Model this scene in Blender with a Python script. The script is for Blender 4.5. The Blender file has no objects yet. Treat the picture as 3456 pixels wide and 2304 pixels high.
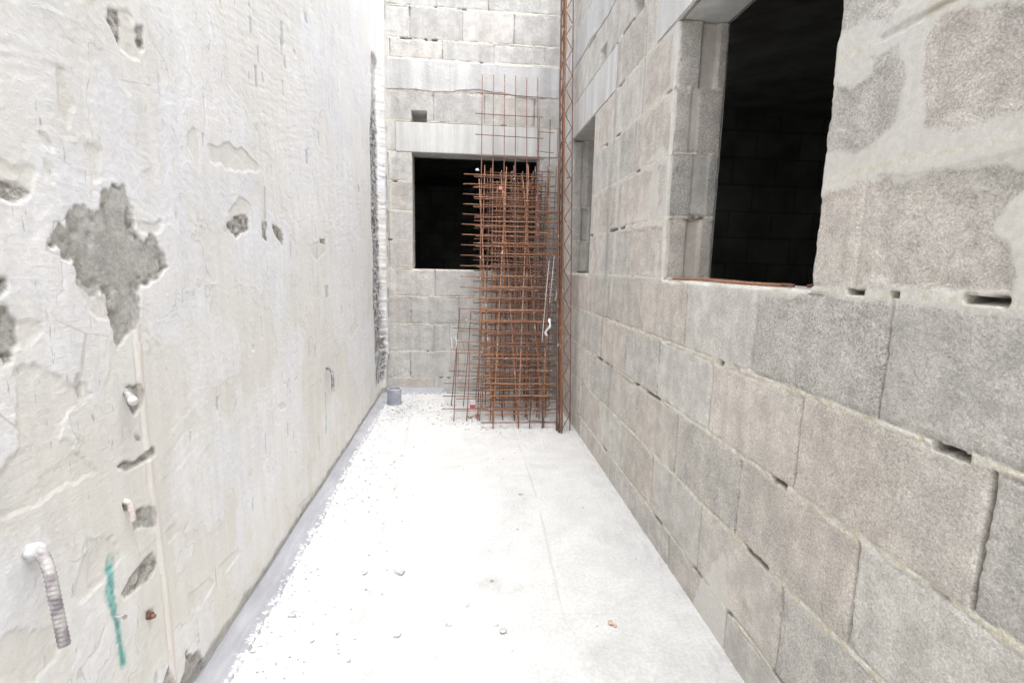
import bpy, bmesh, math, random
import numpy as np
from mathutils import Vector, Matrix
S = bpy.context.scene
COL = S.collection
PI = math.pi
# ---------------------------------------------------------------- camera
XL, XR, YB, EYE = -0.7835, 0.8826, 4.8957, 1.2685
cd = bpy.data.cameras.new("camera"); cam = bpy.data.objects.new("camera", cd); COL.objects.link(cam)
cd.sensor_width = 36; cd.lens = 17.334; cd.clip_start = 0.02; cd.clip_end = 500
_r = Vector((0.995296, -0.094568, 0.021062)); _u = Vector((-0.006501, 0.151713, 0.988403)); _b = Vector((-0.096667, -0.98389, 0.150385))
cam.matrix_world = Matrix(((_r.x, _u.x, _b.x, 0), (_r.y, _u.y, _b.y, 0), (_r.z, _u.z, _b.z, EYE), (0, 0, 0, 1)))
S.camera = cam
# ---------------------------------------------------------------- sky, sun, exposure
W = bpy.data.worlds.new("World"); S.world = W; W.use_nodes = True
nt = W.node_tree; bg = nt.nodes['Background']
sky = nt.nodes.new('ShaderNodeTexSky'); sky.sky_type = 'NISHITA'; sky.sun_disc = False
SUN_EL, SUN_AZ = math.radians(74), math.radians(150)
sky.sun_elevation = SUN_EL; sky.sun_rotation = SUN_AZ; sky.dust_density = 3.0
bw = nt.nodes.new('ShaderNodeRGBToBW'); mixs = nt.nodes.new('ShaderNodeMix'); mixs.data_type = 'RGBA'
nt.links.new(sky.outputs[0], bw.inputs[0]); nt.links.new(sky.outputs[0], mixs.inputs[6]); nt.links.new(bw.outputs[0], mixs.inputs[7])
mixs.inputs[0].default_value = 0.80                       # overcast: almost colourless
nt.links.new(mixs.outputs[2], bg.inputs[0]); bg.inputs[1].default_value = 0.15
sl = bpy.data.lights.new("sun", 'SUN'); sl.energy = .6; sl.angle = math.radians(60); sl.color = (1, .992, .98)
so = bpy.data.objects.new("sun", sl); COL.objects.link(so)
sd = Vector((math.cos(SUN_EL)*math.sin(SUN_AZ), math.cos(SUN_EL)*math.cos(SUN_AZ), math.sin(SUN_EL)))
so.rotation_euler = sd.to_track_quat('Z', 'Y').to_euler()
S.view_settings.view_transform = 'Standard'; S.view_settings.look = 'None'
S.view_settings.gamma = 1; S.view_settings.exposure = 2.2
S.render.engine = 'CYCLES'; S.cycles.max_bounces = 8; S.cycles.diffuse_bounces = 5

# ---------------------------------------------------------------- noise
def _h(i, j, s):
    n = (i.astype(np.int64)*374761393 + j.astype(np.int64)*668265263 + s*1442695041) & 0xffffffff
    n = ((n ^ (n >> 13))*1274126177) & 0xffffffff
    n = ((n ^ (n >> 16))*2246822519) & 0xffffffff
    return ((n ^ (n >> 15)) & 0xffffff)/float(0xffffff)
def vn(u, v, s=0):
    i = np.floor(u); j = np.floor(v); a = u-i; b = v-j
    a = a*a*(3-2*a); b = b*b*(3-2*b)
    return (_h(i, j, s)*(1-a)+_h(i+1, j, s)*a)*(1-b)+(_h(i, j+1, s)*(1-a)+_h(i+1, j+1, s)*a)*b
def fbm(u, v, o=4, s=0, g=.5):
    r = 0; a = 1; t = 0
    for k in range(o):
        r = r+a*vn(u+17.3*k, v-9.1*k, s+k); t += a; a *= g; u = u*2.03; v = v*2.03
    return r/t
def ss(a, b, x):
    t = np.clip((x-a)/(b-a), 0, 1); return t*t*(3-2*t)
def sdpoly(u, v, P):
    d = np.full(u.shape, 1e9); ins = np.zeros(u.shape, bool); n = len(P)
    for k in range(n):
        x0, y0 = P[k]; x1, y1 = P[(k+1) % n]
        ex, ey = x1-x0, y1-y0; t = np.clip(((u-x0)*ex+(v-y0)*ey)/(ex*ex+ey*ey+1e-12), 0, 1)
        d = np.minimum(d, (u-x0-t*ex)**2+(v-y0-t*ey)**2)
        c = ((y0 > v) != (y1 > v)); 
        with np.errstate(divide='ignore', invalid='ignore'):
            ins ^= c & (u < (x1-x0)*(v-y0)/(y1-y0+1e-15)+x0)
    d = np.sqrt(d); return np.where(ins, -d, d)

# ---------------------------------------------------------------- object helpers
def tag(o, label=None, cat=None, group=None, kind=None):
    if label: o['label'] = label
    if cat: o['category'] = cat
    if group: o['group'] = group
    if kind: o['kind'] = kind
    return o
def empty(name, loc, label, cat, group=None):
    o = bpy.data.objects.new(name, None); o.location = loc; o.empty_display_size = .1; COL.objects.link(o)
    return tag(o, label, cat, group)
def link(name, me, mat, parent=None):
    o = bpy.data.objects.new(name, me); COL.objects.link(o)
    if mat: me.materials.append(mat)
    if parent: o.parent = parent; o.matrix_parent_inverse = Matrix.Translation(-parent.location)
    return o
def mesh_np(name, V, F, attrs=None, smooth=True):
    me = bpy.data.meshes.new(name)
    me.vertices.add(len(V)); me.vertices.foreach_set('co', V.astype(np.float32).ravel())
    F = F.astype(np.int32); n = len(F)
    me.loops.add(n*4); me.loops.foreach_set('vertex_index', F.ravel())
    me.polygons.add(n); me.polygons.foreach_set('loop_start', np.arange(0, n*4, 4, dtype=np.int32))
    me.polygons.foreach_set('loop_total', np.full(n, 4, dtype=np.int32))
    me.update(calc_edges=True)
    me.polygons.foreach_set('use_smooth', np.full(n, smooth))
    for k, a in (attrs or {}).items():
        at = me.color_attributes.new(k, 'FLOAT_COLOR', 'POINT'); at.data.foreach_set('color', a.astype(np.float32).ravel())
    me.validate(); return me
def grid(name, us, vs, to3, h, attrs, mat, parent=None, holes=(), flip=False, du=0, dv=0):
    """height field over (us, vs); to3(u, v, h) -> xyz; holes = (u0, u1, v0, v1) left open"""
    nu, nv = len(us), len(vs)
    Ug, Vg = np.meshgrid(us, vs, indexing='ij')
    X, Y, Z = to3(Ug+du, Vg+dv, h)
    V = np.stack([X, Y, Z], -1).reshape(-1, 3)
    I = np.arange(nu*nv).reshape(nu, nv)
    F = np.stack([I[:-1, :-1], I[1:, :-1], I[1:, 1:], I[:-1, 1:]], -1)
    cu = (us[:-1]+us[1:])/2; cv = (vs[:-1]+vs[1:])/2
    keep = np.ones((nu-1, nv-1), bool)
    for a, b, c, d in holes: keep &= ~(((cu > a) & (cu < b))[:, None] & ((cv > c) & (cv < d))[None, :])
    F = F[keep]
    if flip: F = F[:, ::-1]
    A = {k: np.stack([np.broadcast_to(q, Ug.shape) for q in a], -1).reshape(-1, 4) for k, a in attrs.items()}
    return link(name, mesh_np(name, V, F, A), mat, parent)
def axis(a, b, step, extra=()):
    out = [a]
    while out[-1] < b: out.append(out[-1]+(step(out[-1]) if callable(step) else step))
    out = [x for x in out if x < b-1e-4]+[b]
    for e in extra:
        i = int(np.argmin([abs(x-e) for x in out]))
        if 0 < i < len(out)-1: out[i] = e
        elif abs(out[i]-e) > 1e-6: out.append(e)
    return np.array(sorted(set(out)))
def box(bm, x0, x1, y0, y1, z0, z1, bev=0):
    vs = [bm.verts.new((x, y, z)) for x in (x0, x1) for y in (y0, y1) for z in (z0, z1)]
    fs = [bm.faces.new([vs[i] for i in q]) for q in ((0, 1, 3, 2), (4, 6, 7, 5), (0, 4, 5, 1), (2, 3, 7, 6), (0, 2, 6, 4), (1, 5, 7, 3))]
    if bev:
        es = list({e for f in fs for e in f.edges}); bmesh.ops.bevel(bm, geom=es, offset=bev, segments=2, affect='EDGES')
def from_bm(name, bm, mat, parent=None, smooth=False):
    me = bpy.data.meshes.new(name); bm.normal_update(); bm.to_mesh(me); bm.free()
    if smooth:
        for p in me.polygons: p.use_smooth = True
    return link(name, me, mat, parent)
def tube(bm, pts, r, n=8, cap=True, rib=None):
    pts = [Vector(p) for p in pts]; rings = []
    t0 = (pts[1]-pts[0]).normalized(); nrm = t0.orthogonal().normalized()
    for i, p in enumerate(pts):
        t = ((pts[min(i+1, len(pts)-1)]-pts[max(i-1, 0)])).normalized()
        nrm = (nrm-t*nrm.dot(t)).normalized(); bn = t.cross(nrm)
        rr = r(i) if callable(r) else r
        ring = []
        for k in range(n):
            a = 2*PI*k/n; q = rr*(1+(rib(i, a) if rib else 0)); ring.append(bm.verts.new(p+nrm*math.cos(a)*q+bn*math.sin(a)*q))
        rings.append(ring)
    for a, b in zip(rings, rings[1:]):
        for k in range(n): bm.faces.new((a[k], a[(k+1) % n], b[(k+1) % n], b[k]))
    if cap: bm.faces.new(rings[0][::-1]); bm.faces.new(rings[-1])
def rod(name, a, b, r, mat, parent, bend=0, rnd=None, n=8):
    a, b = Vector(a), Vector(b); bm = bmesh.new(); m = 7 if bend else 2
    off = Vector((rnd.uniform(-1, 1), rnd.uniform(-1, 1), rnd.uniform(-.6, .6)))*bend if bend else Vector()
    ph = rnd.uniform(.6, 1.6) if bend else 1
    pts = [a.lerp(b, i/(m-1))+off*math.sin(PI*ph*i/(m-1)) for i in range(m)]
    tube(bm, pts, r, n); return from_bm(name, bm, mat, parent, True)

# ---------------------------------------------------------------- materials
def mat(name):
    m = bpy.data.materials.new(name); m.use_nodes = True
    return m, m.node_tree, m.node_tree.nodes['Principled BSDF']
class N:
    def __init__(s, nt, scale_obj=True):
        s.nt = nt; s.tc = nt.nodes.new('ShaderNodeTexCoord'); s.co = s.tc.outputs['Object']
    def n(s, t, **k):
        o = s.nt.nodes.new(t)
        for a, b in k.items(): setattr(o, a, b)
        return o
    def put(s, sock, v):
        if isinstance(v, (int, float)): sock.default_value = v
        elif isinstance(v, (tuple, list)): sock.default_value = tuple(v)+((1,) if len(v) == 3 and len(sock.default_value) == 4 else ())
        else: s.nt.links.new(v, sock)
    def math(s, op, a, b=0, c=0, clamp=False):
        o = s.n('ShaderNodeMath', operation=op); o.use_clamp = clamp
        s.put(o.inputs[0], a); s.put(o.inputs[1], b); s.put(o.inputs[2], c); return o.outputs[0]
    def mapr(s, v, a, b, c=0, d=1):
        o = s.n('ShaderNodeMapRange'); o.interpolation_type = 'SMOOTHSTEP'
        s.put(o.inputs[0], v)
        for i, q in enumerate((a, b, c, d)): s.put(o.inputs[i+1], q)
        return o.outputs[0]
    def mapping(s, sc, rot=(0, 0, 0)):
        o = s.n('ShaderNodeMapping'); s.put(o.inputs[0], s.co); o.inputs['Scale'].default_value = sc; o.inputs['Rotation'].default_value = rot; return o.outputs[0]
    def noise(s, sc, det=4, rough=.55, co=None, dist=0, dim=None):
        o = s.n('ShaderNodeTexNoise'); s.put(o.inputs['Vector'], co or s.co); o.inputs['Scale'].default_value = sc
        o.inputs['Detail'].default_value = det; o.inputs['Roughness'].default_value = rough; o.inputs['Distortion'].default_value = dist; return o.outputs[0]
    def vor(s, sc, co=None, feat='F1', out=0, rnd=1):
        o = s.n('ShaderNodeTexVoronoi', feature=feat); s.put(o.inputs['Vector'], co or s.co); o.inputs['Scale'].default_value = sc; o.inputs['Randomness'].default_value = rnd; return o.outputs[out]
    def mix(s, f, a, b, mode='MIX'):
        o = s.n('ShaderNodeMix', data_type='RGBA', blend_type=mode); s.put(o.inputs[0], f); s.put(o.inputs[6], a); s.put(o.inputs[7], b); return o.outputs[2]
    def attr(s, name):
        o = s.n('ShaderNodeAttribute', attribute_name=name); sp = s.n('ShaderNodeSeparateColor'); s.put(sp.inputs[0], o.outputs[0])
        return sp.outputs[0], sp.outputs[1], sp.outputs[2], o.outputs['Alpha']
    def bump(s, h, dist, strength=1, prev=None):
        o = s.n('ShaderNodeBump'); s.put(o.inputs['Height'], h); o.inputs['Distance'].default_value = dist; s.put(o.inputs['Strength'], strength)
        if prev is not None: s.put(o.inputs['Normal'], prev)
        return o.outputs[0]
    def value(s, c, f):     # colour times a scalar
        o = s.n('ShaderNodeVectorMath', operation='SCALE'); s.put(o.inputs[0], c); s.put(o.inputs['Scale'], f); return o.outputs[0]

def block_material(name, gray, pink, grain=1.0, pitc=.5, wash=.0):
    m, t, p = mat(name); g = N(t)
    mort, dark, smear, stain = g.attr('mask'); tint, pk, rough, crev = g.attr('tone')
    big = g.noise(2.2, 4, .6); med = g.noise(14, 4, .6); fine = g.noise(210, 4, .7); fin2 = g.noise(420, 2, .6)
    vo = g.vor(240); vo2 = g.vor(120)
    c = g.mix(g.math('MULTIPLY', pk, g.mapr(big, .3, .7, .4, 1.)), gray, pink)
    c = g.value(c, g.math('MULTIPLY_ADD', tint, .17, .915))
    c = g.value(c, g.mapr(med, .3, .7, .86, 1.12))
    grit = g.math('ADD', g.mapr(fine, .32, .68, 0, 1), g.mapr(vo, .1, .7, .6, 0)); grit = g.math('MULTIPLY', grit, .62)
    c = g.value(c, g.math('MULTIPLY_ADD', g.math('MULTIPLY', g.math('SUBTRACT', grit, .5), rough), (.66*grain), 1.0))
    cw = g.vor(250, out=1); s3 = g.n('ShaderNodeSeparateColor'); g.put(s3.inputs[0], cw); c = g.value(c, g.math('MULTIPLY_ADD', g.math('MULTIPLY', g.math('SUBTRACT', s3.outputs[2], .5), rough), .27*grain, 1.0))
    cc = g.vor(190, out=1); sp = g.n('ShaderNodeSeparateColor'); g.put(sp.inputs[0], cc)      # single aggregate grains
    c = g.mix(g.math('MULTIPLY', g.mapr(sp.outputs[0], .86, .9), g.math('MULTIPLY', rough, .35)), c, (.33, .27, .23))
    c = g.mix(g.math('MULTIPLY', g.mapr(sp.outputs[1], .88, .93), g.math('MULTIPLY', rough, .4)), c, (.66, .65, .62))
    pitn = g.noise(95, 3, .6); pit = g.math('MULTIPLY', g.mapr(pitn, .57, .64), g.mapr(fine, .4, .6)); pit = g.math('MULTIPLY', pit, g.mapr(g.noise(5, 2), .4, .6, .3, 1))
    pit = g.math('MULTIPLY', pit, rough)
    c = g.mix(g.math('MULTIPLY', pit, pitc), c, (.15, .125, .105))
    streak = g.noise(1, 4, .6, co=g.mapping((16, 16, 1.2)))
    c = g.value(c, g.mapr(streak, .3, .7, .93, 1.06))
    sm = g.math('MULTIPLY', smear, g.mapr(g.math('ADD', g.math('MULTIPLY', g.math('SUBTRACT', fine, .5), .8), smear), .25, .75)); sm = g.math('MAXIMUM', sm, wash)
    smc = g.value(g.mix(g.mapr(g.noise(7, 4), .35, .65), (.64, .62, .565), (.65, .635, .60)), g.mapr(g.noise(60, 4), .3, .7, .93, 1.05))
    c = g.mix(g.math('MULTIPLY', sm, .8), c, smc)
    mc = g.value(g.mix(g.mapr(g.noise(35, 4), .4, .6), (.62, .57, .45), (.72, .70, .64)), g.mapr(fine, .3, .7, .8, 1.1))
    c = g.mix(mort, c, mc)
    c = g.mix(g.math('MULTIPLY', stain, .6), c, (.28, .29, .29))
    c = g.mix(g.math('MULTIPLY', crev, .5), c, (.33, .27, .16))
    c = g.mix(dark, c, (.17, .155, .13))  # open joints coloured dark, the shade of their recess painted in
    g.put(p.inputs['Base Color'], c); p.inputs['Roughness'].default_value = .95; p.inputs['Specular IOR Level'].default_value = .15
    rs = g.math('MULTIPLY', rough, g.math('SUBTRACT', 1, g.math('MULTIPLY', sm, .85)))
    hh = g.math('SUBTRACT', g.math('ADD', g.math('MULTIPLY', g.mapr(vo, .0, .75, 1, 0), .5), g.math('ADD', g.math('MULTIPLY', g.mapr(vo2, 0, .8, 1, 0), .5), fine)), g.math('MULTIPLY', pit, 1.4))
    b = g.bump(hh, .0024*grain, g.math('MULTIPLY_ADD', rs, .85, .1)); b = g.bump(fin2, .0012, .5, b)
    g.put(p.inputs['Normal'], b); return m

def smooth_concrete(name, col, var=.1, bumpd=.002):
    m, t, p = mat(name); g = N(t)
    st = g.noise(1, 5, .6, co=g.mapping((9, 9, .8))); big = g.noise(3, 4); fine = g.noise(120, 4, .6)
    c = g.value(col, g.mapr(st, .3, .7, 1-var, 1+var)); c = g.value(c, g.mapr(big, .3, .7, .93, 1.06)); c = g.value(c, g.mapr(fine, .3, .7, .95, 1.04))
    pit = g.math('MULTIPLY', g.mapr(g.vor(22), .05, .09, 1, 0), g.mapr(g.noise(6), .5, .55))
    c = g.mix(g.math('MULTIPLY', pit, .6), c, (.2, .18, .16))
    g.put(p.inputs['Base Color'], c); p.inputs['Roughness'].default_value = .9; p.inputs['Specular IOR Level'].default_value = .2
    b = g.bump(g.math('SUBTRACT', g.math('ADD', fine, g.noise(18, 3)), pit), bumpd); g.put(p.inputs['Normal'], b); return m

def plaster_material():
    m, t, p = mat('old_plaster'); g = N(t); coat, strk, crest, nn1 = g.attr('coat')
    gray, rgh, beige, stain = g.attr('mask'); green, chase, low, cond = g.attr('tone')
    big = g.noise(1.6, 5, .6); med = g.noise(9, 5, .6); fine = g.noise(90, 5, .65); vf = g.noise(320, 2)
    c = g.mix(g.mapr(big, .35, .65), (.775, .77, .765), (.755, .762, .79))
    c = g.mix(g.math('MULTIPLY', g.mapr(med, .5, .72), .55), c, (.73, .71, .655))
    c = g.value(c, g.mapr(fine, .3, .7, .955, 1.03))
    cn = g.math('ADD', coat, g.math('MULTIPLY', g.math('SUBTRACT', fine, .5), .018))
    c = g.mix(g.math('MULTIPLY', g.mapr(cn, .425, .415), .5), c, (.72, .71, .67))
    c = g.mix(g.math('MULTIPLY', g.mapr(cn, .605, .615), .5), c, (.82, .825, .85))
    c = g.mix(g.math('MULTIPLY', g.math('MULTIPLY', g.mapr(cn, .50, .505), g.mapr(cn, .53, .525)), .3), c, (.68, .68, .67))
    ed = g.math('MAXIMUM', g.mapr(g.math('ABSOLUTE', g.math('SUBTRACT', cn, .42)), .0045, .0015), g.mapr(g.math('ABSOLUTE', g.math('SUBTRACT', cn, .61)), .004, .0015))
    c = g.mix(g.math('MULTIPLY', g.math('MULTIPLY', ed, g.mapr(g.noise(7, 3), .46, .56)), .55), c, (.45, .43, .39))  # thin dark outline on coat edges: painted edge shadow and dirt
    crk = g.math('MULTIPLY', g.mapr(g.vor(2.6, co=None, feat='DISTANCE_TO_EDGE'), .004, .0015), g.mapr(g.noise(2.1, 3), .56, .62))
    c = g.mix(g.math('MULTIPLY', crk, .5), c, (.45, .43, .40))
    c = g.mix(g.math('MULTIPLY', beige, .62), c, g.value((.66, .64, .575), g.mapr(med, .3, .7, .94, 1.07)))
    c = g.mix(g.math('MULTIPLY', low, g.mapr(med, .3, .7, .15, .7)), c, (.68, .65, .56))
    vs = g.noise(1, 4, .65, co=g.mapping((26, 26, 2.2)))      # run marks
    vm = g.noise(2.6, 3)
    c = g.value(c, g.mapr(vs, .3, .7, .955, 1.03))
    spk = g.math('MULTIPLY', g.mapr(g.noise(1, 3, .5, co=g.mapping((95, 95, 17))), .67, .73), g.mapr(vm, .40, .58)); 
    c = g.mix(g.math('MULTIPLY', spk, .7), c, (.38, .39, .41))
    spots = g.math('MULTIPLY', g.mapr(g.vor(34), .03, .085, 1, 0), g.mapr(g.noise(4.5, 3), .5, .62))
    c = g.mix(g.math('MULTIPLY', spots, .45), c, (.42, .40, .37))
    gc = g.value(g.mix(g.mapr(med, .4, .65), (.38, .37, .35), (.47, .46, .44)), g.math('MULTIPLY', g.mapr(fine, .3, .7, .84, 1.12), g.mapr(g.noise(26, 5, .65, dist=.8), .35, .65, .9, 1.07)))
    c = g.mix(gray, c, gc)
    rc = g.value(g.mix(g.mapr(g.noise(45, 4), .45, .6), (.50, .49, .46), (.24, .225, .20)), g.mapr(fine, .3, .7, .7, 1.2))
    c = g.mix(rgh, c, rc)
    c = g.mix(g.math('MULTIPLY', stain, .6), c, (.36, .37, .39))
    cc = g.mix(g.mapr(g.noise(10, 5, .7), .46, .58), (.50, .50, .51), (.20, .20, .205)); cc = g.mix(g.mapr(g.noise(16, 4), .60, .66), cc, (.62, .56, .46))
    c = g.mix(chase, c, cc)
    c = g.mix(g.math('MULTIPLY', cond, g.mapr(med, .3, .7, .2, .8)), c, (.68, .585, .52))
    c = g.mix(g.math('MULTIPLY', green, .85), c, g.mix(g.mapr(g.noise(60, 3), .35, .65), (.045, .27, .26), (.20, .50, .45)))
    g.put(p.inputs['Base Color'], c); p.inputs['Roughness'].default_value = .85; p.inputs['Specular IOR Level'].default_value = .25
    br = g.noise(1, 4, .6, co=g.mapping((24, 24, 150), (math.radians(-14), 0, 0)), dist=.4)       # trowel and brush strokes
    b = g.bump(br, .0010, g.math('MULTIPLY_ADD', g.mapr(g.noise(1.3, 3), .4, .6), .6, .12))
    b = g.bump(g.math('SUBTRACT', fine, g.math('MULTIPLY', spots, .8)), .0022, .7, b)
    b = g.bump(g.noise(70, 4, .7), .008, g.math('MAXIMUM', rgh, g.math('MULTIPLY', chase, .8)), b)
    g.put(p.inputs['Normal'], b); return m

def floor_material():
    m, t, p = mat('dusty_concrete'); g = N(t)
    edge, contact_shade, crack, far = g.attr('mask')
    big = g.noise(1.1, 5, .6); med = g.noise(6, 5, .65); fine = g.noise(80, 5, .65)
    c = g.mix(g.mapr(big, .35, .65), (.575, .572, .56), (.555, .555, .55))
    c = g.value(c, g.mapr(med, .3, .7, .93, 1.05)); c = g.value(c, g.mapr(fine, .3, .7, .90, 1.06)); c = g.value(c, g.mapr(g.noise(2.3, 6, .7, dist=1.2), .5, .72, 1, .86)); c = g.value(c, g.mapr(g.noise(1, 5, .7, co=g.mapping((22, 3, 4), (0, 0, .25))), .55, .75, 1, .95))
    sp = g.math('MULTIPLY', g.mapr(g.noise(55, 3, .5), .62, .68), g.mapr(med, .4, .6))
    c = g.mix(g.math('MULTIPLY', sp, .4), c, (.50, .50, .50))
    c = g.mix(g.math('MULTIPLY', edge, g.mapr(g.noise(28, 4, .7), .45, .56)), c, (.56, .56, .59))
    c = g.mix(g.math('MULTIPLY', contact_shade, g.mapr(g.noise(1, 4, .7, co=g.mapping((40, 9, 10))), .5, .62)), c, (.42, .41, .40))  # grey contact shade put into the floor colour, broken up by noise
    c = g.mix(g.math('MULTIPLY', crack, .6), c, (.40, .40, .39))
    g.put(p.inputs['Base Color'], c); p.inputs['Roughness'].default_value = .9; p.inputs['Specular IOR Level'].default_value = .2
    b = g.bump(g.math('ADD', fine, g.math('MULTIPLY', g.noise(25, 3), .8)), .0025, .8); g.put(p.inputs['Normal'], b); return m

def plain(name, col, rough=.7, noise=0, sc=60, col2=None, met=0, bumpd=0):
    m, t, p = mat(name); g = N(t); c = col
    if noise: c = g.mix(g.mapr(g.noise(sc, 4, .6), .5-noise, .5+noise), col, col2 or tuple(x*.6 for x in col))
    g.put(p.inputs['Base Color'], c); p.inputs['Roughness'].default_value = rough; p.inputs['Metallic'].default_value = met
    if bumpd: g.put(p.inputs['Normal'], g.bump(g.noise(sc*2, 4), bumpd))
    return m
def rust(name, a, b, c3):
    m, t, p = mat(name); g = N(t)
    n1 = g.noise(9, 4, .7); n2 = g.noise(70, 3, .6)
    c = g.mix(g.mapr(n1, .38, .6), a, b); c = g.mix(g.mapr(n2, .56, .66), c, c3)
    c = g.mix(g.math('MULTIPLY', g.mapr(g.noise(22, 3, .5), .66, .69), .8), c, (.6, .58, .55))      # mortar splashes
    g.put(p.inputs['Base Color'], c); p.inputs['Roughness'].default_value = .8; p.inputs['Metallic'].default_value = .15
    g.put(p.inputs['Normal'], g.bump(n2, .0006)); return m
M_side = block_material('side_blocks', (.565, .545, .505), (.595, .54, .485), 1.0, .55)
M_back = block_material('back_blocks', (.525, .515, .495), (.54, .505, .47), .6, .3)
M_pl = plaster_material(); M_floor = floor_material()
M_lint = smooth_concrete('cast_concrete', (.57, .565, .55), .13, .003); M_beam = smooth_concrete('poured_beam', (.54, .535, .525), .14, .005)
M_fill, t, p = mat('fillet_mortar'); g = N(t); fa, fb, fc, fd = g.attr('mask')
c = g.value((.33, .335, .36), g.mapr(g.noise(5, 5, .6), .3, .7, .9, 1.1)); c = g.value(c, g.mapr(g.noise(1, 4, .6, co=g.mapping((60, 5, 60))), .3, .7, .92, 1.07))
c = g.mix(g.math('MULTIPLY', g.mapr(g.math('ADD', g.noise(45, 5, .7), g.math('MULTIPLY', g.mapr(fa, .45, 1.0), .24)), .70, .78), .8), c, (.70, .70, .70))
c = g.mix(g.math('MULTIPLY', g.mapr(g.noise(80, 4, .7), .58, .66), .5), c, (.30, .30, .31))
g.put(p.inputs['Base Color'], c); p.inputs['Roughness'].default_value = .85; g.put(p.inputs['Normal'], g.bump(g.noise(110, 4, .6), .003))
M_ground = smooth_concrete('rough_ground', (.4, .39, .37))
M_room = smooth_concrete('room_concrete', (.12, .12, .115))
M_rust = [rust('rust_orange', (.33, .155, .08), (.37, .19, .10), (.19, .10, .075)), rust('rust_brown', (.25, .125, .085), (.19, .10, .08), (.32, .17, .10)), rust('rust_dark', (.11, .06, .045), (.17, .09, .06), (.08, .05, .045))]
M_grey = plain('grey_pvc', (.27, .28, .34), .5, .15, 14, (.38, .39, .44)); M_white = plain('white_plastic', (.8, .8, .82), .5)
M_red = plain('red_plastic', (.55, .12, .10), .5); M_tan = plain('tan_rubble', (.42, .34, .22), .9, .1, 40, (.55, .5, .42), 0, .004)
M_pink = plain('pink_tag', (.75, .25, .22), .6); M_wire = plain('galvanised_wire', (.28, .28, .30), .5, .1, 40, (.16, .14, .13), .3)
M_stub = plain('whitewashed_steel', (.22, .195, .215), .7, .12, 36, (.44, .425, .41), .1, .001)
M_stone = plain('stone_chip', (.42, .42, .43), .9, .1, 60, (.6, .6, .6), 0, .003)
M_brickbit = plain('brick_chip', (.42, .24, .17), .9, .1, 60, (.55, .42, .35), 0, .003)

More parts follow.
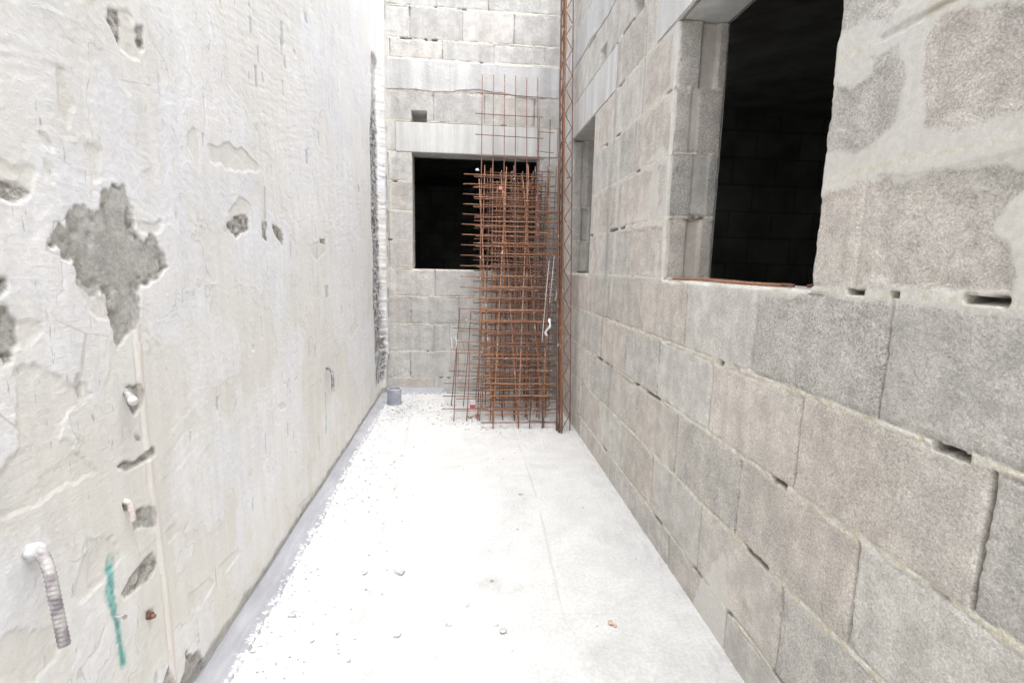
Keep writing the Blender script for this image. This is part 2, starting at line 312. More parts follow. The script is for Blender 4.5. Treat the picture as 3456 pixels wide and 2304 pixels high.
# ---------------------------------------------------------------- block coursing
ZB = [-.14, .145, .415, .685, .955, 1.225, 1.495, 1.765, 2.035, 2.305, 2.575, 2.842, 3.118, 3.285, 3.557, 3.83, 4.1, 4.37, 4.64]
def courses(U, V, joints, seed, upper, wob=1.0, gap=.0):
    """height and masks of block masonry. joints: per course sorted arrays of vertical joint positions"""
    Vw = V+(fbm(U*1.3, V*.2, 2, seed+1)-.5)*.008*wob; Uw = U+(fbm(U*1.5, V*5, 3, seed+2)-.5)*.006
    zb = np.array(ZB); row = np.clip(np.searchsorted(zb, Vw)-1, 0, len(zb)-2)
    du = np.full(U.shape, 1.0); bid = np.zeros(U.shape, int); sgn = np.zeros(U.shape)
    for r in range(len(zb)-1):
        m = row == r
        if not m.any(): continue
        J = np.array(joints[r]); uu = Uw[m]; i = np.searchsorted(J, uu)
        lo = J[np.clip(i-1, 0, len(J)-1)]; hi = J[np.clip(i, 0, len(J)-1)]
        du[m] = np.minimum(np.abs(uu-lo), np.abs(uu-hi)); bid[m] = i+r*57
    dlo = Vw-zb[row]; dhi = zb[row+1]-Vw; dz = np.minimum(dlo, dhi)
    nb = np.where(dlo < dhi, row, row+1)
    rt = _h(bid, bid*3, seed+5); rp = _h(bid, bid*7, seed+6); rh = _h(bid, bid*11, seed+7); rr = _h(bid, bid*13, seed+8)
    n1 = fbm(U*22, V*22, 3, seed+9); n2 = fbm(U*9, V*9+nb*31, 3, seed+10); n3 = fbm(U*60, V*60, 3, seed+11); n4 = fbm(U*4, V*3, 3, seed+12)
    nj = fbm(U*14, nb*7.7, 3, seed+13); nk = fbm(U*5.5, nb*5.1+3, 3, seed+14)
    h = (rh-.5)*.005+(n1-.5)*.0022+(n3-.5)*.0022*1.3
    edge = np.minimum(dz-.005, du-.002)+(n3-.5)*.008
    h = h-.004*(1-ss(0, .012, edge))
    chip = ss(.62, .75, n2)*(1-ss(.004, .022, np.minimum(dz, du))); h = h-chip*.006
    # bed joint
    wj = .0055+.006*(nj-.35)*1.3; inj = 1-ss(wj-.0018, wj+.0018, dz+(n3-.5)*.004)
    fill = ss(.24, .32, nk+(n1-.5)*.28+.10*(nj-.5))                # 1: mortar squeezed out, 0: raked void
    hj = -.020+fill*(.019+(n1-.45)*.020+(n3-.5)*.010)
    h = h*(1-inj)+hj*inj
    mort = inj*ss(-.012, -.004, hj); dark = inj*(1-ss(-.019, -.008, hj))
    # squeezed mortar running down the block below the joint
    drip = (1-ss(0, .010+.022*ss(.5, .75, nk), dhi+(n3-.5)*.010))*ss(.52, .62, nk); mort = np.maximum(mort, drip*.8*(1-inj)); h = h+drip*.004*(1-inj)
    # perpends, dry and thin
    vfill = ss(.45, .6, _h(bid, bid*17, seed+15)+0*U)
    inv = (1-ss(.0012, .0034, du+(n3-.5)*.002))*(1-inj); h = h-inv*(.012-.007*vfill); dark = np.maximum(dark, inv*(.75-.35*vfill))
    # cement smeared over the joints
    d = np.minimum(dz, du*.9); nb2 = fbm(U*6, V*6, 4, seed+20)
    wr = np.array([.5]*5+[.38, .95, .9, .8]+[.6]*12)[row]; w = (.010+.082*wr*upper*ss(.25, .75, nb2)); sm = (1-ss(w*.75, w+.008, d+(n1-.5)*.020))*upper*ss(.25, .5, n4+.25*upper)
    patch = ss(.70, .74, fbm(U*3.1, V*3.1, 4, seed+21)+(n1-.5)*.08)*(.25+.45*upper); sm = np.maximum(sm, patch*.8)
    dark = dark*(1-sm*.85*upper); h = h+sm*.003+sm*upper*(np.maximum(-h, 0))*.7; mort = mort*(1-.4*sm)
    cre = (1-ss(.004, .012, dz))*(1-fill)*ss(.4, .6, n2)
    rough = .45+.55*rr
    return h, [mort, dark, sm, 0*U], [rt, ss(.35, .9, rp), rough+0*U, cre]

# ---------------------------------------------------------------- right wall
SMEARP = [[[1.207, 1.727], [1.167, 1.709], [1.13, 1.692], [1.09, 1.683], [1.073, 1.704], [1.062, 1.727], [1.017, 1.73], [0.996, 1.695], [0.984, 1.658], [0.994, 1.625], [0.996, 1.582], [1.039, 1.555], [1.083, 1.541], [1.125, 1.554], [1.207, 1.568], [1.215, 1.66]], [[0.951, 1.729], [0.922, 1.739], [0.844, 1.722], [0.776, 1.698], [0.707, 1.665], [0.684, 1.523], [0.749, 1.529], [0.79, 1.538], [0.814, 1.529], [0.853, 1.53], [0.911, 1.552], [0.921, 1.589], [0.934, 1.648]], [[1.216, 1.455], [1.152, 1.465], [1.097, 1.457], [1.066, 1.467], [1.004, 1.459], [0.956, 1.444], [0.904, 1.457], [0.84, 1.449], [0.792, 1.453], [0.734, 1.437], [0.73, 1.41], [0.753, 1.392], [0.771, 1.358], [0.77, 1.333], [0.74, 1.31], [0.723, 1.276], [0.724, 1.249], [1.208, 1.235]], [[1.219, 1.919], [1.124, 1.896], [1.026, 1.825], [1.04, 1.799], [1.102, 1.824], [1.152, 1.83], [1.218, 1.834], [1.222, 1.878]], [[1.091, 1.879], [0.992, 1.829], [1.017, 1.824], [1.064, 1.832]]]   # bare block faces left between the pointed joints beside the large window
BLK = .4772
offs = {0: .945, 1: .69, 2: .942, 3: .70, 4: .942, 5: .72, 6: .483, 7: .25, 8: .16, 9: .40, 10: .25, 11: .5, 12: .3, 13: .1, 14: .4}
def jset(off, lo=-3, hi=6, b=BLK): return [off+b*k for k in range(-12, 14) if lo < off+b*k < hi]
JR = [jset(offs.get(r, .2+.21*(r % 2))) for r in range(len(ZB)-1)]
JR[5] = [-2, -1.5, -1.0, -.5, -.02, .455, .70, 1.05, 1.7, 2.157, 2.60, 3.08, 3.55, 4.3, 4.6]
JR[6] = [-2, -1.5, -1.0, -.5, .005, .483, .96, 1.2, 2.157, 2.327, 2.80, 3.28, 3.52, 4.3, 4.6]
JR[7] = [-2, -1.5, -1.0, -.5, .2, .70, 1.2, 2.157, 2.635, 3.11, 3.52, 4.3, 4.6]
JR[8] = [-2, -1.5, -1.0, -.5, .005, .483, .96, 1.2, 2.157, 2.55, 3.03, 3.52, 4.3, 4.6]
JR[9] = [-2, -1.5, -1.0, -.4, .1, 2.39, 2.55, 3.04, 4.5]
W1 = (1.20, 2.157, 1.225, 2.297); W2 = (3.52, 4.20, 1.225, 2.305)
TH = .22
sw = empty('block_wall', (XR, 2.2, 0), 'long grey concrete block wall on the right with a large and a narrow window opening', 'wall')
ys = axis(.42, YB+.01, lambda y: .0034*(max(y, .8)/.8)**1.2, (W1[0], W1[1], W2[0], W2[1]))
ys = np.concatenate([np.arange(-5, -.8, .1), np.arange(-.8, .42, .03), ys])
zs = axis(-.02, 4.0, lambda z: .0042 if z < 2.4 else .0065, (W1[2], W1[3]-.001, W2[3]))
U, V = np.meshgrid(ys, zs, indexing='ij')
up = ss(1.10, 1.26, V)*(.25+.75*ss(3.4, 1.6, U)*1.0); up = np.maximum(up, ss(2.6, 2.1, U)*0+.55*ss(2.0, 2.4, U)*ss(.98, 1.1, V))
h, A, B = courses(U, V, JR, 3, np.clip(up, 0, 1))
h = -h*1.0
def border(U, V, hole, n, d0=.012, r=.012):
    a, b, c, d = hole
    dd = np.maximum(np.maximum(a-U, U-b), np.maximum(c-V, V-d)); return d0*(1-ss(0, r, dd+(n-.5)*.008))*(dd > -1e-4)
nn = fbm(U*25, V*25, 3, 77)
for hole in (W1, W2): h = h+border(U, V, hole, nn, .009+.010*ss(.6, .75, fbm(U*9, V*9, 2, 5)))
for (a, b, c, d) in ((.88, 2.39, 2.297, 2.575), (3.04, 4.893, 2.305, 2.575)):
    m = (U > a) & (U < b) & (V > c) & (V < d); h = np.where(m, .02, h)
nr = fbm(U*38, V*38, 4, 88)
dr = np.full(U.shape, 9.0); iu_ = np.where((ys > .42) & (ys < 1.26))[0]; iv_ = np.where((zs > 1.2) & (zs < 2.15))[0]; s_ = (slice(iu_[0], iu_[-1]+1), slice(iv_[0], iv_[-1]+1))
for P in SMEARP: dr[s_] = np.minimum(dr[s_], sdpoly(U[s_]+(nr[s_]-.5)*.022, V[s_]+(nr[s_]-.5)*.018, P))
zone = ss(1.235, 1.215, U)*ss(1.232, 1.24, V); bare = ss(.012, -.010, dr+(nr-.5)*.03)
A[2] = A[2]*(1-zone)+zone*(1-bare); h = h+zone*bare*.003; B[2] = np.where(zone > .5, .72, B[2])
B[1] = np.where((zone > .5) & (U < .96) & (V > 1.49), 1.0, B[1]); B[0] = np.where((zone > .5) & (U < .96) & (V > 1.49), .15, B[0]); B[1] = np.where((zone > .5) & (V < 1.495), .75, B[1])
vd = 0*U
for y0_, y1_, zc_ in ((1.019, 1.067, 1.2275), (.931, .948, 1.2275), (.727, .794, 1.2285), (2.10, 2.145, 1.228), (.744, .81, .951)):
    vd = np.maximum(vd, ss(-.002, .003, np.minimum(np.minimum(U-y0_, y1_-U), .0055-np.abs(V-zc_))+(nn-.5)*.009+(fbm(U*70, V*70, 2, 6)-.5)*.006))
h = np.maximum(h, vd*.05); A[1] = np.maximum(A[1]*(1-vd), vd*.9); A[0] = A[0]*(1-vd); A[2] = A[2]*(1-vd)
st = ss(.045, .02, np.abs(U-(3.05+(fbm(U*0, V*2, 2, 4)-.5)*.05)))*ss(2.75, 2.5, V)*ss(.7, 1.2, V)*ss(.3, .55, fbm(U*30, V*3, 3, 8)); st2 = ss(.06, .02, np.abs(U-(2.86+(fbm(U*0, V*2, 2, 14)-.5)*.04)))*ss(1.1, .6, V)*ss(.15, .4, V)*.35
A[3] = np.maximum(st, st2)
A[2] = np.maximum(A[2], .7*ss(.05, .02, np.abs(U-(2.93+.03*np.sin(V*3))))*ss(1.0, 1.1, V)*ss(2.6, 2.4, V))
tri = sdpoly(U+(nn-.5)*.03, V+(nn-.5)*.02, [(1.40, .145), (1.475, .335), (1.53, .25), (1.60, .145), (1.65, -.02), (1.42, -.02)]); A[2] = np.maximum(A[2], ss(.006, -.006, tri)); h = h-.004*ss(.006, -.006, tri)
# two square putlog pockets
PK = [(3.29, 3.41, 2.578, 2.66), (2.625, 2.76, 2.578, 2.66)]
for (a, b, c, d) in PK:
    m = ss(-.006, .006, np.minimum(np.minimum(U-a, b-U), np.minimum(V-c, d-V)+.012)); h = np.maximum(h, m*.12); A[1] = A[1]*(1-m)
duj = border(U, V, (W1[0], W1[1], W1[2], W1[3]), nn, 1, .04)*(nn-.5)*.007
grid('block_courses', ys, zs, lambda u, v, h: (XR+h, u, v), h, {'mask': A, 'tone': B}, M_side, sw, (W1, W2), flip=False, du=duj)

def reveal(name, to3, ulen, zlo, zhi, seed, mat_, parent, groove=True, step=.006, flip=False, prow=None):
    us = axis(0, ulen, step); vs = axis(zlo, zhi, step); U, V = np.meshgrid(us, vs, indexing='ij')
    J = [[-9, 9]]*(len(ZB)-1); h, A, B = courses(U+5, V, J, seed, np.zeros(U.shape))
    if groove:
        row = np.clip(np.searchsorted(np.array(ZB), V)-1, 0, 20); k = _h(row, row*3, seed+40)
        gw = .016+.02*k; gc = .115+(k-.5)*.05; m = ss(gw+.006, gw-.004, np.abs(U-gc)); dep = .004+.014*(_h(row, row*5, seed+41) > .45)
        h = h-m*dep; B[2] = B[2]*(1-m*.8); A[2] = A[2]*(1-m)
    h = h-.010*(1-ss(0, .010, np.minimum(U, ulen-U)+(fbm(U*40, V*40, 2, 9)-.5)*.01))
    return grid(name, us, vs, to3, h, {'mask': A, 'tone': B}, mat_, parent, flip=flip)
reveal('window_jamb', lambda u, v, h: (XR+.006+u, W1[1]-h, v), TH, W1[2], W1[3], 31, M_side, sw, True, .0045)
reveal('window_jamb', lambda u, v, h: (XR+.006+u, W1[0]+h, v), TH, W1[2], W1[3], 32, M_side, sw, False, .008, True)
reveal('window_jamb', lambda u, v, h: (XR+.006+u, W2[1]-h, v), TH, W2[2], W2[3], 33, M_side, sw, True)
reveal('window_jamb', lambda u, v, h: (XR+.006+u, W2[0]+h, v), TH, W2[2], W2[3], 34, M_side, sw, False, .008, True)
def sill(y0, y1, seed, p):
    us = axis(0, TH+.005, .006); vs = axis(y0, y1, .008); U, V = np.meshgrid(us, vs, indexing='ij')
    h = (fbm(U*30, V*30, 3, seed)-.5)*.006-.008*(1-ss(0, .012, U)); O = 0*U
    grid('window_sill', us, vs, lambda u, v, h: (XR+.004+u, v, 1.2235+h), h, {'mask': [O, O, O+.8, O], 'tone': [O+.9, O, O+.6, O]}, M_side, p, flip=True)
sill(W1[0]-.01, W1[1]+.01, 50, sw); sill(W2[0]-.01, W2[1]+.01, 51, sw)
def lintel(name, x0, x1, y0, y1, z0, z1, p):
    bm = bmesh.new(); box(bm, x0, x1, y0, y1, z0, z1, .006); return from_bm(name, bm, M_lint, p)
lintel('lintel', XR-.004, XR+TH, .62, 2.392, 2.299, 2.571, sw)
lintel('lintel', XR-.003, XR+TH, 3.042, YB-.004, 2.307, 2.572, sw)
def beam(name, us, vs, to3, ztop, zlow, seed, p, mt, flip=False):
    U, V = np.meshgrid(us, vs, indexing='ij'); low = zlow+(fbm(U*3, V*0, 4, seed)-.5)*.085+(fbm(U*25, V*0+3, 3, seed+1)-.5)*.012
    h = .005+(fbm(U*7, V*7, 4, seed+2)-.5)*.006; e = ss(-.004, .006, np.minimum(V-low, ztop-V-.004*fbm(U*20, V, 2, seed+5))); h = h*e-.02*(1-e)
    return grid(name, us, vs, to3, h, {}, mt, p, flip=flip)
beam('bond_beam', axis(.5, YB-.004, .012), axis(2.76, 3.125, .004), lambda u, v, h: (XR-h, u, v), 3.116, 2.845, 61, sw, M_beam)

# ---------------------------------------------------------------- back wall
bwall = empty('block_wall', (.05, YB, 0), 'pale grey concrete block wall closing the far end, dark window behind the rebar', 'wall')
WB = (-.497, .708, 1.225, 2.303)
def jb(first): return [first+BLK*.993*k for k in range(-3, 7)]
f5, f4, f3, f2 = -.287, -.532, -.299, -.531
JB = [jb(-.3), jb(f2), jb(f3), [-1.0, -.526, -.05, .42, .9], jb(f5), [-1.2, -.72, .708, 1.2], [-1.2, -.72, .708, 1.2], [-1.2, -.72, .708, 1.2], [-1.2, -.72, .708, 1.2], [-1.5, 1.5], jb(-.299), [-1.5, 1.5], jb(-.244+.03), jb(-.506), jb(-.273), jb(-.5), jb(-.2), jb(-.45)]
xs = axis(XL-.02, XR+.02, .0055, (WB[0], WB[1])); zs = axis(-.02, 4.0, lambda z: .0055 if z < 3.7 else .012, (WB[2], WB[3]))
U, V = np.meshgrid(xs, zs, indexing='ij'); h, A, B = courses(U, V, JB, 9, np.full(U.shape, .10), .9)
nn = fbm(U*25, V*25, 3, 79); h = -h+border(U, V, WB, nn, .011)
m = (U > -.645) & (V > 2.303) & (V < 2.575); h = np.where(m, .02, h)
rb = ss(.62, .66, fbm(U*5, V*5, 3, 95)+.25*ss(.2, 0, np.abs(U+.5))*ss(.14, 0, np.abs(V-2.72))); B[2] = np.maximum(B[2]*.7, rb)
lf = ss(-.66, -.70, U+(nn-.5)*.02); A[2] = np.maximum(A[2], lf*.8*ss(1.2, 1.6, V)); A[3] = np.maximum(A[3], .5*ss(-.715, -.74, U)*ss(1.9, 1.3, V))
PB = (-.496, -.363, 2.578, 2.668)
m = ss(-.005, .005, np.minimum(np.minimum(U-PB[0], PB[1]-U), PB[3]-V))*(V > 2.575); h = np.maximum(h, m*.19); A[1] = A[1]*(1-m)
A[2] = np.maximum(A[2], .6*ss(.03, .0, np.abs(V-3.1)+(nn-.5)*.02))
grid('block_courses', xs, zs, lambda u, v, h: (u, YB+h, v), h, {'mask': A, 'tone': B}, M_back, bwall, (WB,), flip=True)
reveal('window_jamb', lambda u, v, h: (WB[0]+h, YB+.006+u, v), TH, WB[2], WB[3], 35, M_back, bwall, False, .008)
reveal('window_jamb', lambda u, v, h: (WB[1]-h, YB+.006+u, v), TH, WB[2], WB[3], 36, M_back, bwall, False, .008, True)
us = axis(WB[0]-.01, WB[1]+.01, .01); vs = axis(0, TH, .01); U, V = np.meshgrid(us, vs, indexing='ij'); O = 0*U
grid('window_sill', us, vs, lambda u, v, h: (u, YB+.004+v, 1.2235+h), (fbm(U*30, V*30, 3, 8)-.5)*.005-.006*(1-ss(0, .012, V)), {'mask': [O, O, O+.7, O], 'tone': [O+.9, O, O+.6, O]}, M_back, bwall)
bm = bmesh.new(); box(bm, -.645, XR-.006, YB-.004, YB+TH, 2.305, 2.572, .006); from_bm('lintel', bm, M_lint, bwall)
beam('bond_beam', axis(XL+.01, XR-.01, .008), axis(2.76, 3.125, .004), lambda u, v, h: (u, YB-h, v), 3.116, 2.85, 71, bwall, M_beam, True)

# ---------------------------------------------------------------- unlit rooms behind the openings
def sheet(bm, plane, c, u0, u1, v0, v1, holes):
    ub = sorted({u0, u1, *[q for h in holes for q in h[:2]]}); vb = sorted({v0, v1, *[q for h in holes for q in h[2:]]})
    for a, b in zip(ub, ub[1:]):
        for e, f in zip(vb, vb[1:]):
            if any(h[0] <= a and b <= h[1] and h[2] <= e and f <= h[3] for h in holes): continue
            q = [(a, e), (b, e), (b, f), (a, f)]
            bm.faces.new([bm.verts.new({'x': (c, p[0], p[1]), 'y': (p[0], c, p[1])}[plane]) for p in q])
def room(name, x0, x1, y0, y1, z0, z1, front, hole, label):
    bm = bmesh.new()
    sheet(bm, 'x', x0, y0, y1, z0, z1, hole if front == 'x' else ()); sheet(bm, 'x', x1, y0, y1, z0, z1, ())
    sheet(bm, 'y', y0, x0, x1, z0, z1, hole if front == 'y' else ()); sheet(bm, 'y', y1, x0, x1, z0, z1, ())
    for z in (z0, z1): bm.faces.new([bm.verts.new(p) for p in ((x0, y0, z), (x1, y0, z), (x1, y1, z), (x0, y1, z))])
    return tag(from_bm(name, bm, M_roomb, None), label, 'room')
M_roomb, t, p = mat('room_blocks'); g = N(t)
br = g.n('ShaderNodeTexBrick'); mp = g.n('ShaderNodeCombineXYZ'); sp = g.n('ShaderNodeSeparateXYZ'); g.put(sp.inputs[0], g.co)
g.put(mp.inputs[0], g.math('ADD', sp.outputs[0], sp.outputs[1])); g.put(mp.inputs[1], sp.outputs[2]); g.put(br.inputs['Vector'], mp.outputs[0])
br.inputs['Scale'].default_value = 1; br.inputs['Brick Width'].default_value = .477; br.inputs['Row Height'].default_value = .27; br.inputs['Mortar Size'].default_value = .006
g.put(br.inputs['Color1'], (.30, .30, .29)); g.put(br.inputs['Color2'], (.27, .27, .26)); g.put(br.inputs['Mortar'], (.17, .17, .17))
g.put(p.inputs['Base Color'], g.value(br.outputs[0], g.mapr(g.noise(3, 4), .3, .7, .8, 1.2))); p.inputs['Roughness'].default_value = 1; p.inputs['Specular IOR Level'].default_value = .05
room('dark_room', XR+TH+.004, 6.2, -1.5, 5.10, -.03, 2.85, 'x', (W1, W2), 'unlit block room seen through the large window of the right wall')
room('dark_room', -3.4, 4.4, YB+TH+.004, 10.2, -.05, 2.80, 'y', ((WB[0], WB[1], WB[2], WB[3]),), 'unlit room seen through the far window behind the rebar mesh')

# ---------------------------------------------------------------- left plastered wall
POLYS = [["G",[[1.22,1.435],[1.251,1.431],[1.267,1.412],[1.274,1.383],[1.281,1.348],[1.304,1.309],[1.348,1.324],[1.364,1.306],[1.391,1.274],[1.398,1.251],[1.373,1.24],[1.352,1.224],[1.323,1.208],[1.293,1.204],[1.276,1.173],[1.271,1.136],[1.251,1.107],[1.218,1.096],[1.2,1.075],[1.181,1.066],[1.173,1.083],[1.172,1.126],[1.174,1.184],[1.156,1.2],[1.123,1.192],[1.084,1.212],[1.087,1.247],[1.081,1.264],[1.059,1.268],[1.044,1.289],[1.024,1.288],[1.041,1.317],[1.052,1.328],[1.072,1.319],[1.079,1.345],[1.095,1.365],[1.124,1.369],[1.154,1.363],[1.17,1.385],[1.173,1.408],[1.194,1.42]]],["R",[[0.944,1.392],[0.964,1.393],[0.985,1.389],[1.002,1.384],[0.994,1.371],[0.964,1.358],[0.952,1.362],[0.929,1.37]]],["B",[[0.942,1.434],[0.972,1.42],[1.014,1.432],[1.019,1.417],[1.007,1.385],[0.985,1.389],[0.964,1.393],[0.936,1.392]]],["G",[[0.902,1.188],[0.929,1.181],[0.943,1.157],[0.941,1.119],[0.927,1.109],[0.921,1.094],[0.89,1.1]]],["B",[[0.945,1.154],[0.989,1.149],[0.991,1.127],[0.953,1.104],[0.931,1.108]]],["R",[[0.917,1.233],[0.933,1.231],[0.932,1.211],[0.912,1.201]]],["R",[[1.263,1.806],[1.292,1.815],[1.291,1.788],[1.288,1.738],[1.27,1.76],[1.252,1.779]]],["R",[[1.351,1.814],[1.381,1.825],[1.378,1.772],[1.355,1.758],[1.342,1.777]]],["R",[[1.758,1.394],[1.834,1.422],[1.904,1.433],[1.929,1.416],[1.914,1.376],[1.841,1.356],[1.813,1.336],[1.8,1.357],[1.746,1.365]]],["B",[[1.788,1.439],[1.859,1.487],[1.929,1.485],[1.952,1.449],[1.929,1.416],[1.904,1.433],[1.834,1.422],[1.758,1.394]]],["R",[[2.048,1.418],[2.091,1.422],[2.081,1.345],[2.04,1.359]]],["R",[[2.147,1.418],[2.242,1.407],[2.265,1.381],[2.245,1.334],[2.164,1.375]]],["S",[[2.029,2.145],[2.049,2.154],[2.045,2.093],[2.025,2.085]]],["S",[[2.09,2.071],[2.107,2.078],[2.098,2.013],[2.085,2.008]]],["S",[[2.354,2.272],[2.387,2.287],[2.381,2.206],[2.339,2.12]]],["S",[[2.372,2.142],[2.394,2.15],[2.392,2.097],[2.376,2.091]]],["S",[[2.051,1.987],[2.072,1.995],[2.069,1.917],[2.048,1.91]]],["S",[[2.688,2.47],[2.723,2.481],[2.748,2.438],[2.704,2.419]]],["S",[[2.61,1.808],[2.652,1.817],[2.644,1.753],[2.616,1.748]]],["S",[[2.874,1.141],[2.946,1.138],[2.937,1.07],[2.887,1.073]]],["S",[[1.426,1.734],[1.432,1.736],[1.429,1.678],[1.424,1.676]]],["S",[[2.081,1.554],[2.094,1.556],[2.086,1.43],[2.072,1.428]]],["S",[[1.993,1.944],[2.002,1.947],[1.997,1.908],[1.989,1.906]]],["S",[[3.829,1.832],[3.891,1.842],[3.884,1.786],[3.837,1.779]]],["S",[[2.115,1.988],[2.131,1.986],[2.141,1.961],[2.122,1.951]]],["B",[[1.093,1.627],[1.114,1.631],[1.118,1.6],[1.136,1.569],[1.119,1.552],[1.106,1.515],[1.089,1.543],[1.09,1.591]]],["B",[[1.032,1.497],[1.052,1.498],[1.064,1.477],[1.059,1.464],[1.039,1.475]]],["B",[[1.155,1.502],[1.181,1.506],[1.193,1.484],[1.179,1.454],[1.181,1.432],[1.157,1.426],[1.156,1.463]]],["B",[[1.563,1.641],[1.581,1.645],[1.6,1.617],[1.607,1.582],[1.595,1.518],[1.573,1.551],[1.545,1.581],[1.544,1.604]]],["B",[[1.663,1.619],[1.724,1.62],[1.756,1.644],[1.802,1.655],[1.832,1.645],[1.9,1.66],[1.97,1.645],[2.026,1.633],[2.042,1.604],[1.837,1.568],[1.662,1.568],[1.654,1.605]]],["B",[[1.037,1.448],[1.051,1.443],[1.056,1.424],[1.061,1.408],[1.048,1.406],[1.039,1.425]]],["B",[[2.683,1.373],[2.926,1.372],[2.898,1.323],[2.727,1.273],[2.656,1.306]]],["R",[[2.801,1.392],[2.916,1.395],[2.903,1.368],[2.819,1.37]]],["B",[[1.292,1.815],[1.332,1.843],[1.344,1.815],[1.341,1.771],[1.357,1.744],[1.324,1.731],[1.288,1.736],[1.291,1.788]]],["B",[[3.662,0.89],[3.726,0.802],[3.47,0.742],[3.412,0.796]]],["B",[[1.291,1.359],[1.353,1.354],[1.386,1.368],[1.387,1.34],[1.339,1.321],[1.299,1.334]]],["B",[[1.084,1.208],[1.123,1.192],[1.174,1.184],[1.172,1.126],[1.134,1.136],[1.106,1.161]]],["B",[[0.93,1.07],[0.979,1.066],[1.011,1.044],[1.05,1.013],[1.084,1.009],[1.099,0.982],[1.019,0.955],[1.01,0.926],[1.087,0.812],[0.973,0.817],[0.885,0.819],[0.855,0.835],[0.864,0.901],[0.919,0.934],[0.913,1.008]]],["B",[[1.038,0.689],[1.11,0.642],[1.131,0.591],[1.072,0.571],[1.008,0.561],[0.983,0.589],[1.005,0.622]]],["B",[[0.856,0.619],[0.928,0.574],[0.957,0.522],[0.923,0.504],[0.878,0.495],[0.814,0.555],[0.823,0.617]]],["B",[[1.365,0.317],[1.484,0.297],[1.512,0.255],[1.425,0.237],[1.379,0.257]]],["B",[[1.538,0.291],[1.675,0.275],[1.689,0.251],[1.59,0.241]]],["B",[[2.104,0.661],[2.168,0.664],[2.204,0.632],[2.138,0.633]]],["B",[[1.295,0.557],[1.344,0.552],[1.345,0.522],[1.299,0.518]]],["B",[[2.295,0.111],[2.461,0.097],[2.53,0.063],[2.378,-0.001]]],["G",[[1.208,0.974],[1.247,0.97],[1.256,0.946],[1.238,0.908],[1.221,0.902],[1.202,0.929],[1.196,0.967]]],["G",[[1.281,0.792],[1.283,0.773],[1.219,0.774],[1.172,0.775],[1.146,0.797],[1.169,0.803],[1.205,0.788],[1.265,0.798]]],["G",[[1.204,0.666],[1.26,0.64],[1.257,0.591],[1.198,0.629],[1.174,0.626],[1.173,0.671]]],["R",[[1.236,0.532],[1.25,0.505],[1.227,0.471],[1.161,0.482],[1.123,0.484],[1.114,0.501],[1.144,0.522],[1.184,0.529]]],["G",[[1.332,0.164],[1.385,0.126],[1.423,0.048],[1.475,-0.014],[1.425,-0.03],[1.298,0.077]]],["G",[[1.253,0.193],[1.279,0.095],[1.223,0.15]]],["R",[[0.902,1.106],[0.926,1.098],[0.921,1.084],[0.907,1.085]]],["G",[[2.335,0.056],[2.449,0.008],[2.312,0.001]]],["R",[[1.151,0.707],[1.169,0.698],[1.167,0.683],[1.152,0.687]]],["R",[[1.214,0.85],[1.229,0.845],[1.227,0.832],[1.213,0.837]]],["R",[[1.187,0.404],[1.215,0.389],[1.218,0.375],[1.188,0.382]]]]
pw = empty('plastered_wall', (XL, 2.5, 0), 'tall old white plastered wall on the left with grey patches and peeling coats', 'wall')
ys = np.concatenate([np.arange(-5, -.8, .1), np.arange(-.8, .74, .04), axis(.74, YB+.012, lambda y: .0034*(max(y, .9)/.9)**1.15)])
zs = axis(-.02, 3.85, lambda z: .0042 if z < 2.6 else .007)
U, V = np.meshgrid(ys, zs, indexing='ij')
n1 = fbm(U*30, V*30, 4, 101); n2 = fbm(U*9, V*9, 4, 102); n3 = fbm(U*85, V*85, 3, 103); n4 = fbm(U*2.2, V*2.2, 4, 104)
h = (n4-.5)*.006+(n2-.5)*.0012+(n3-.5)*.0009
rot = math.radians(12); Ur = U*math.cos(rot)+V*math.sin(rot); Vr = -U*math.sin(rot)+V*math.cos(rot)
stroke = fbm(Ur*10+n2*2, Vr*95+n2*3, 4, 105); sz = ss(.42, .62, fbm(U*1.4, V*1.4, 3, 106)+.18*ss(.9, 1.9, V)-.1)
h = h+(stroke-.5)*.0016*sz
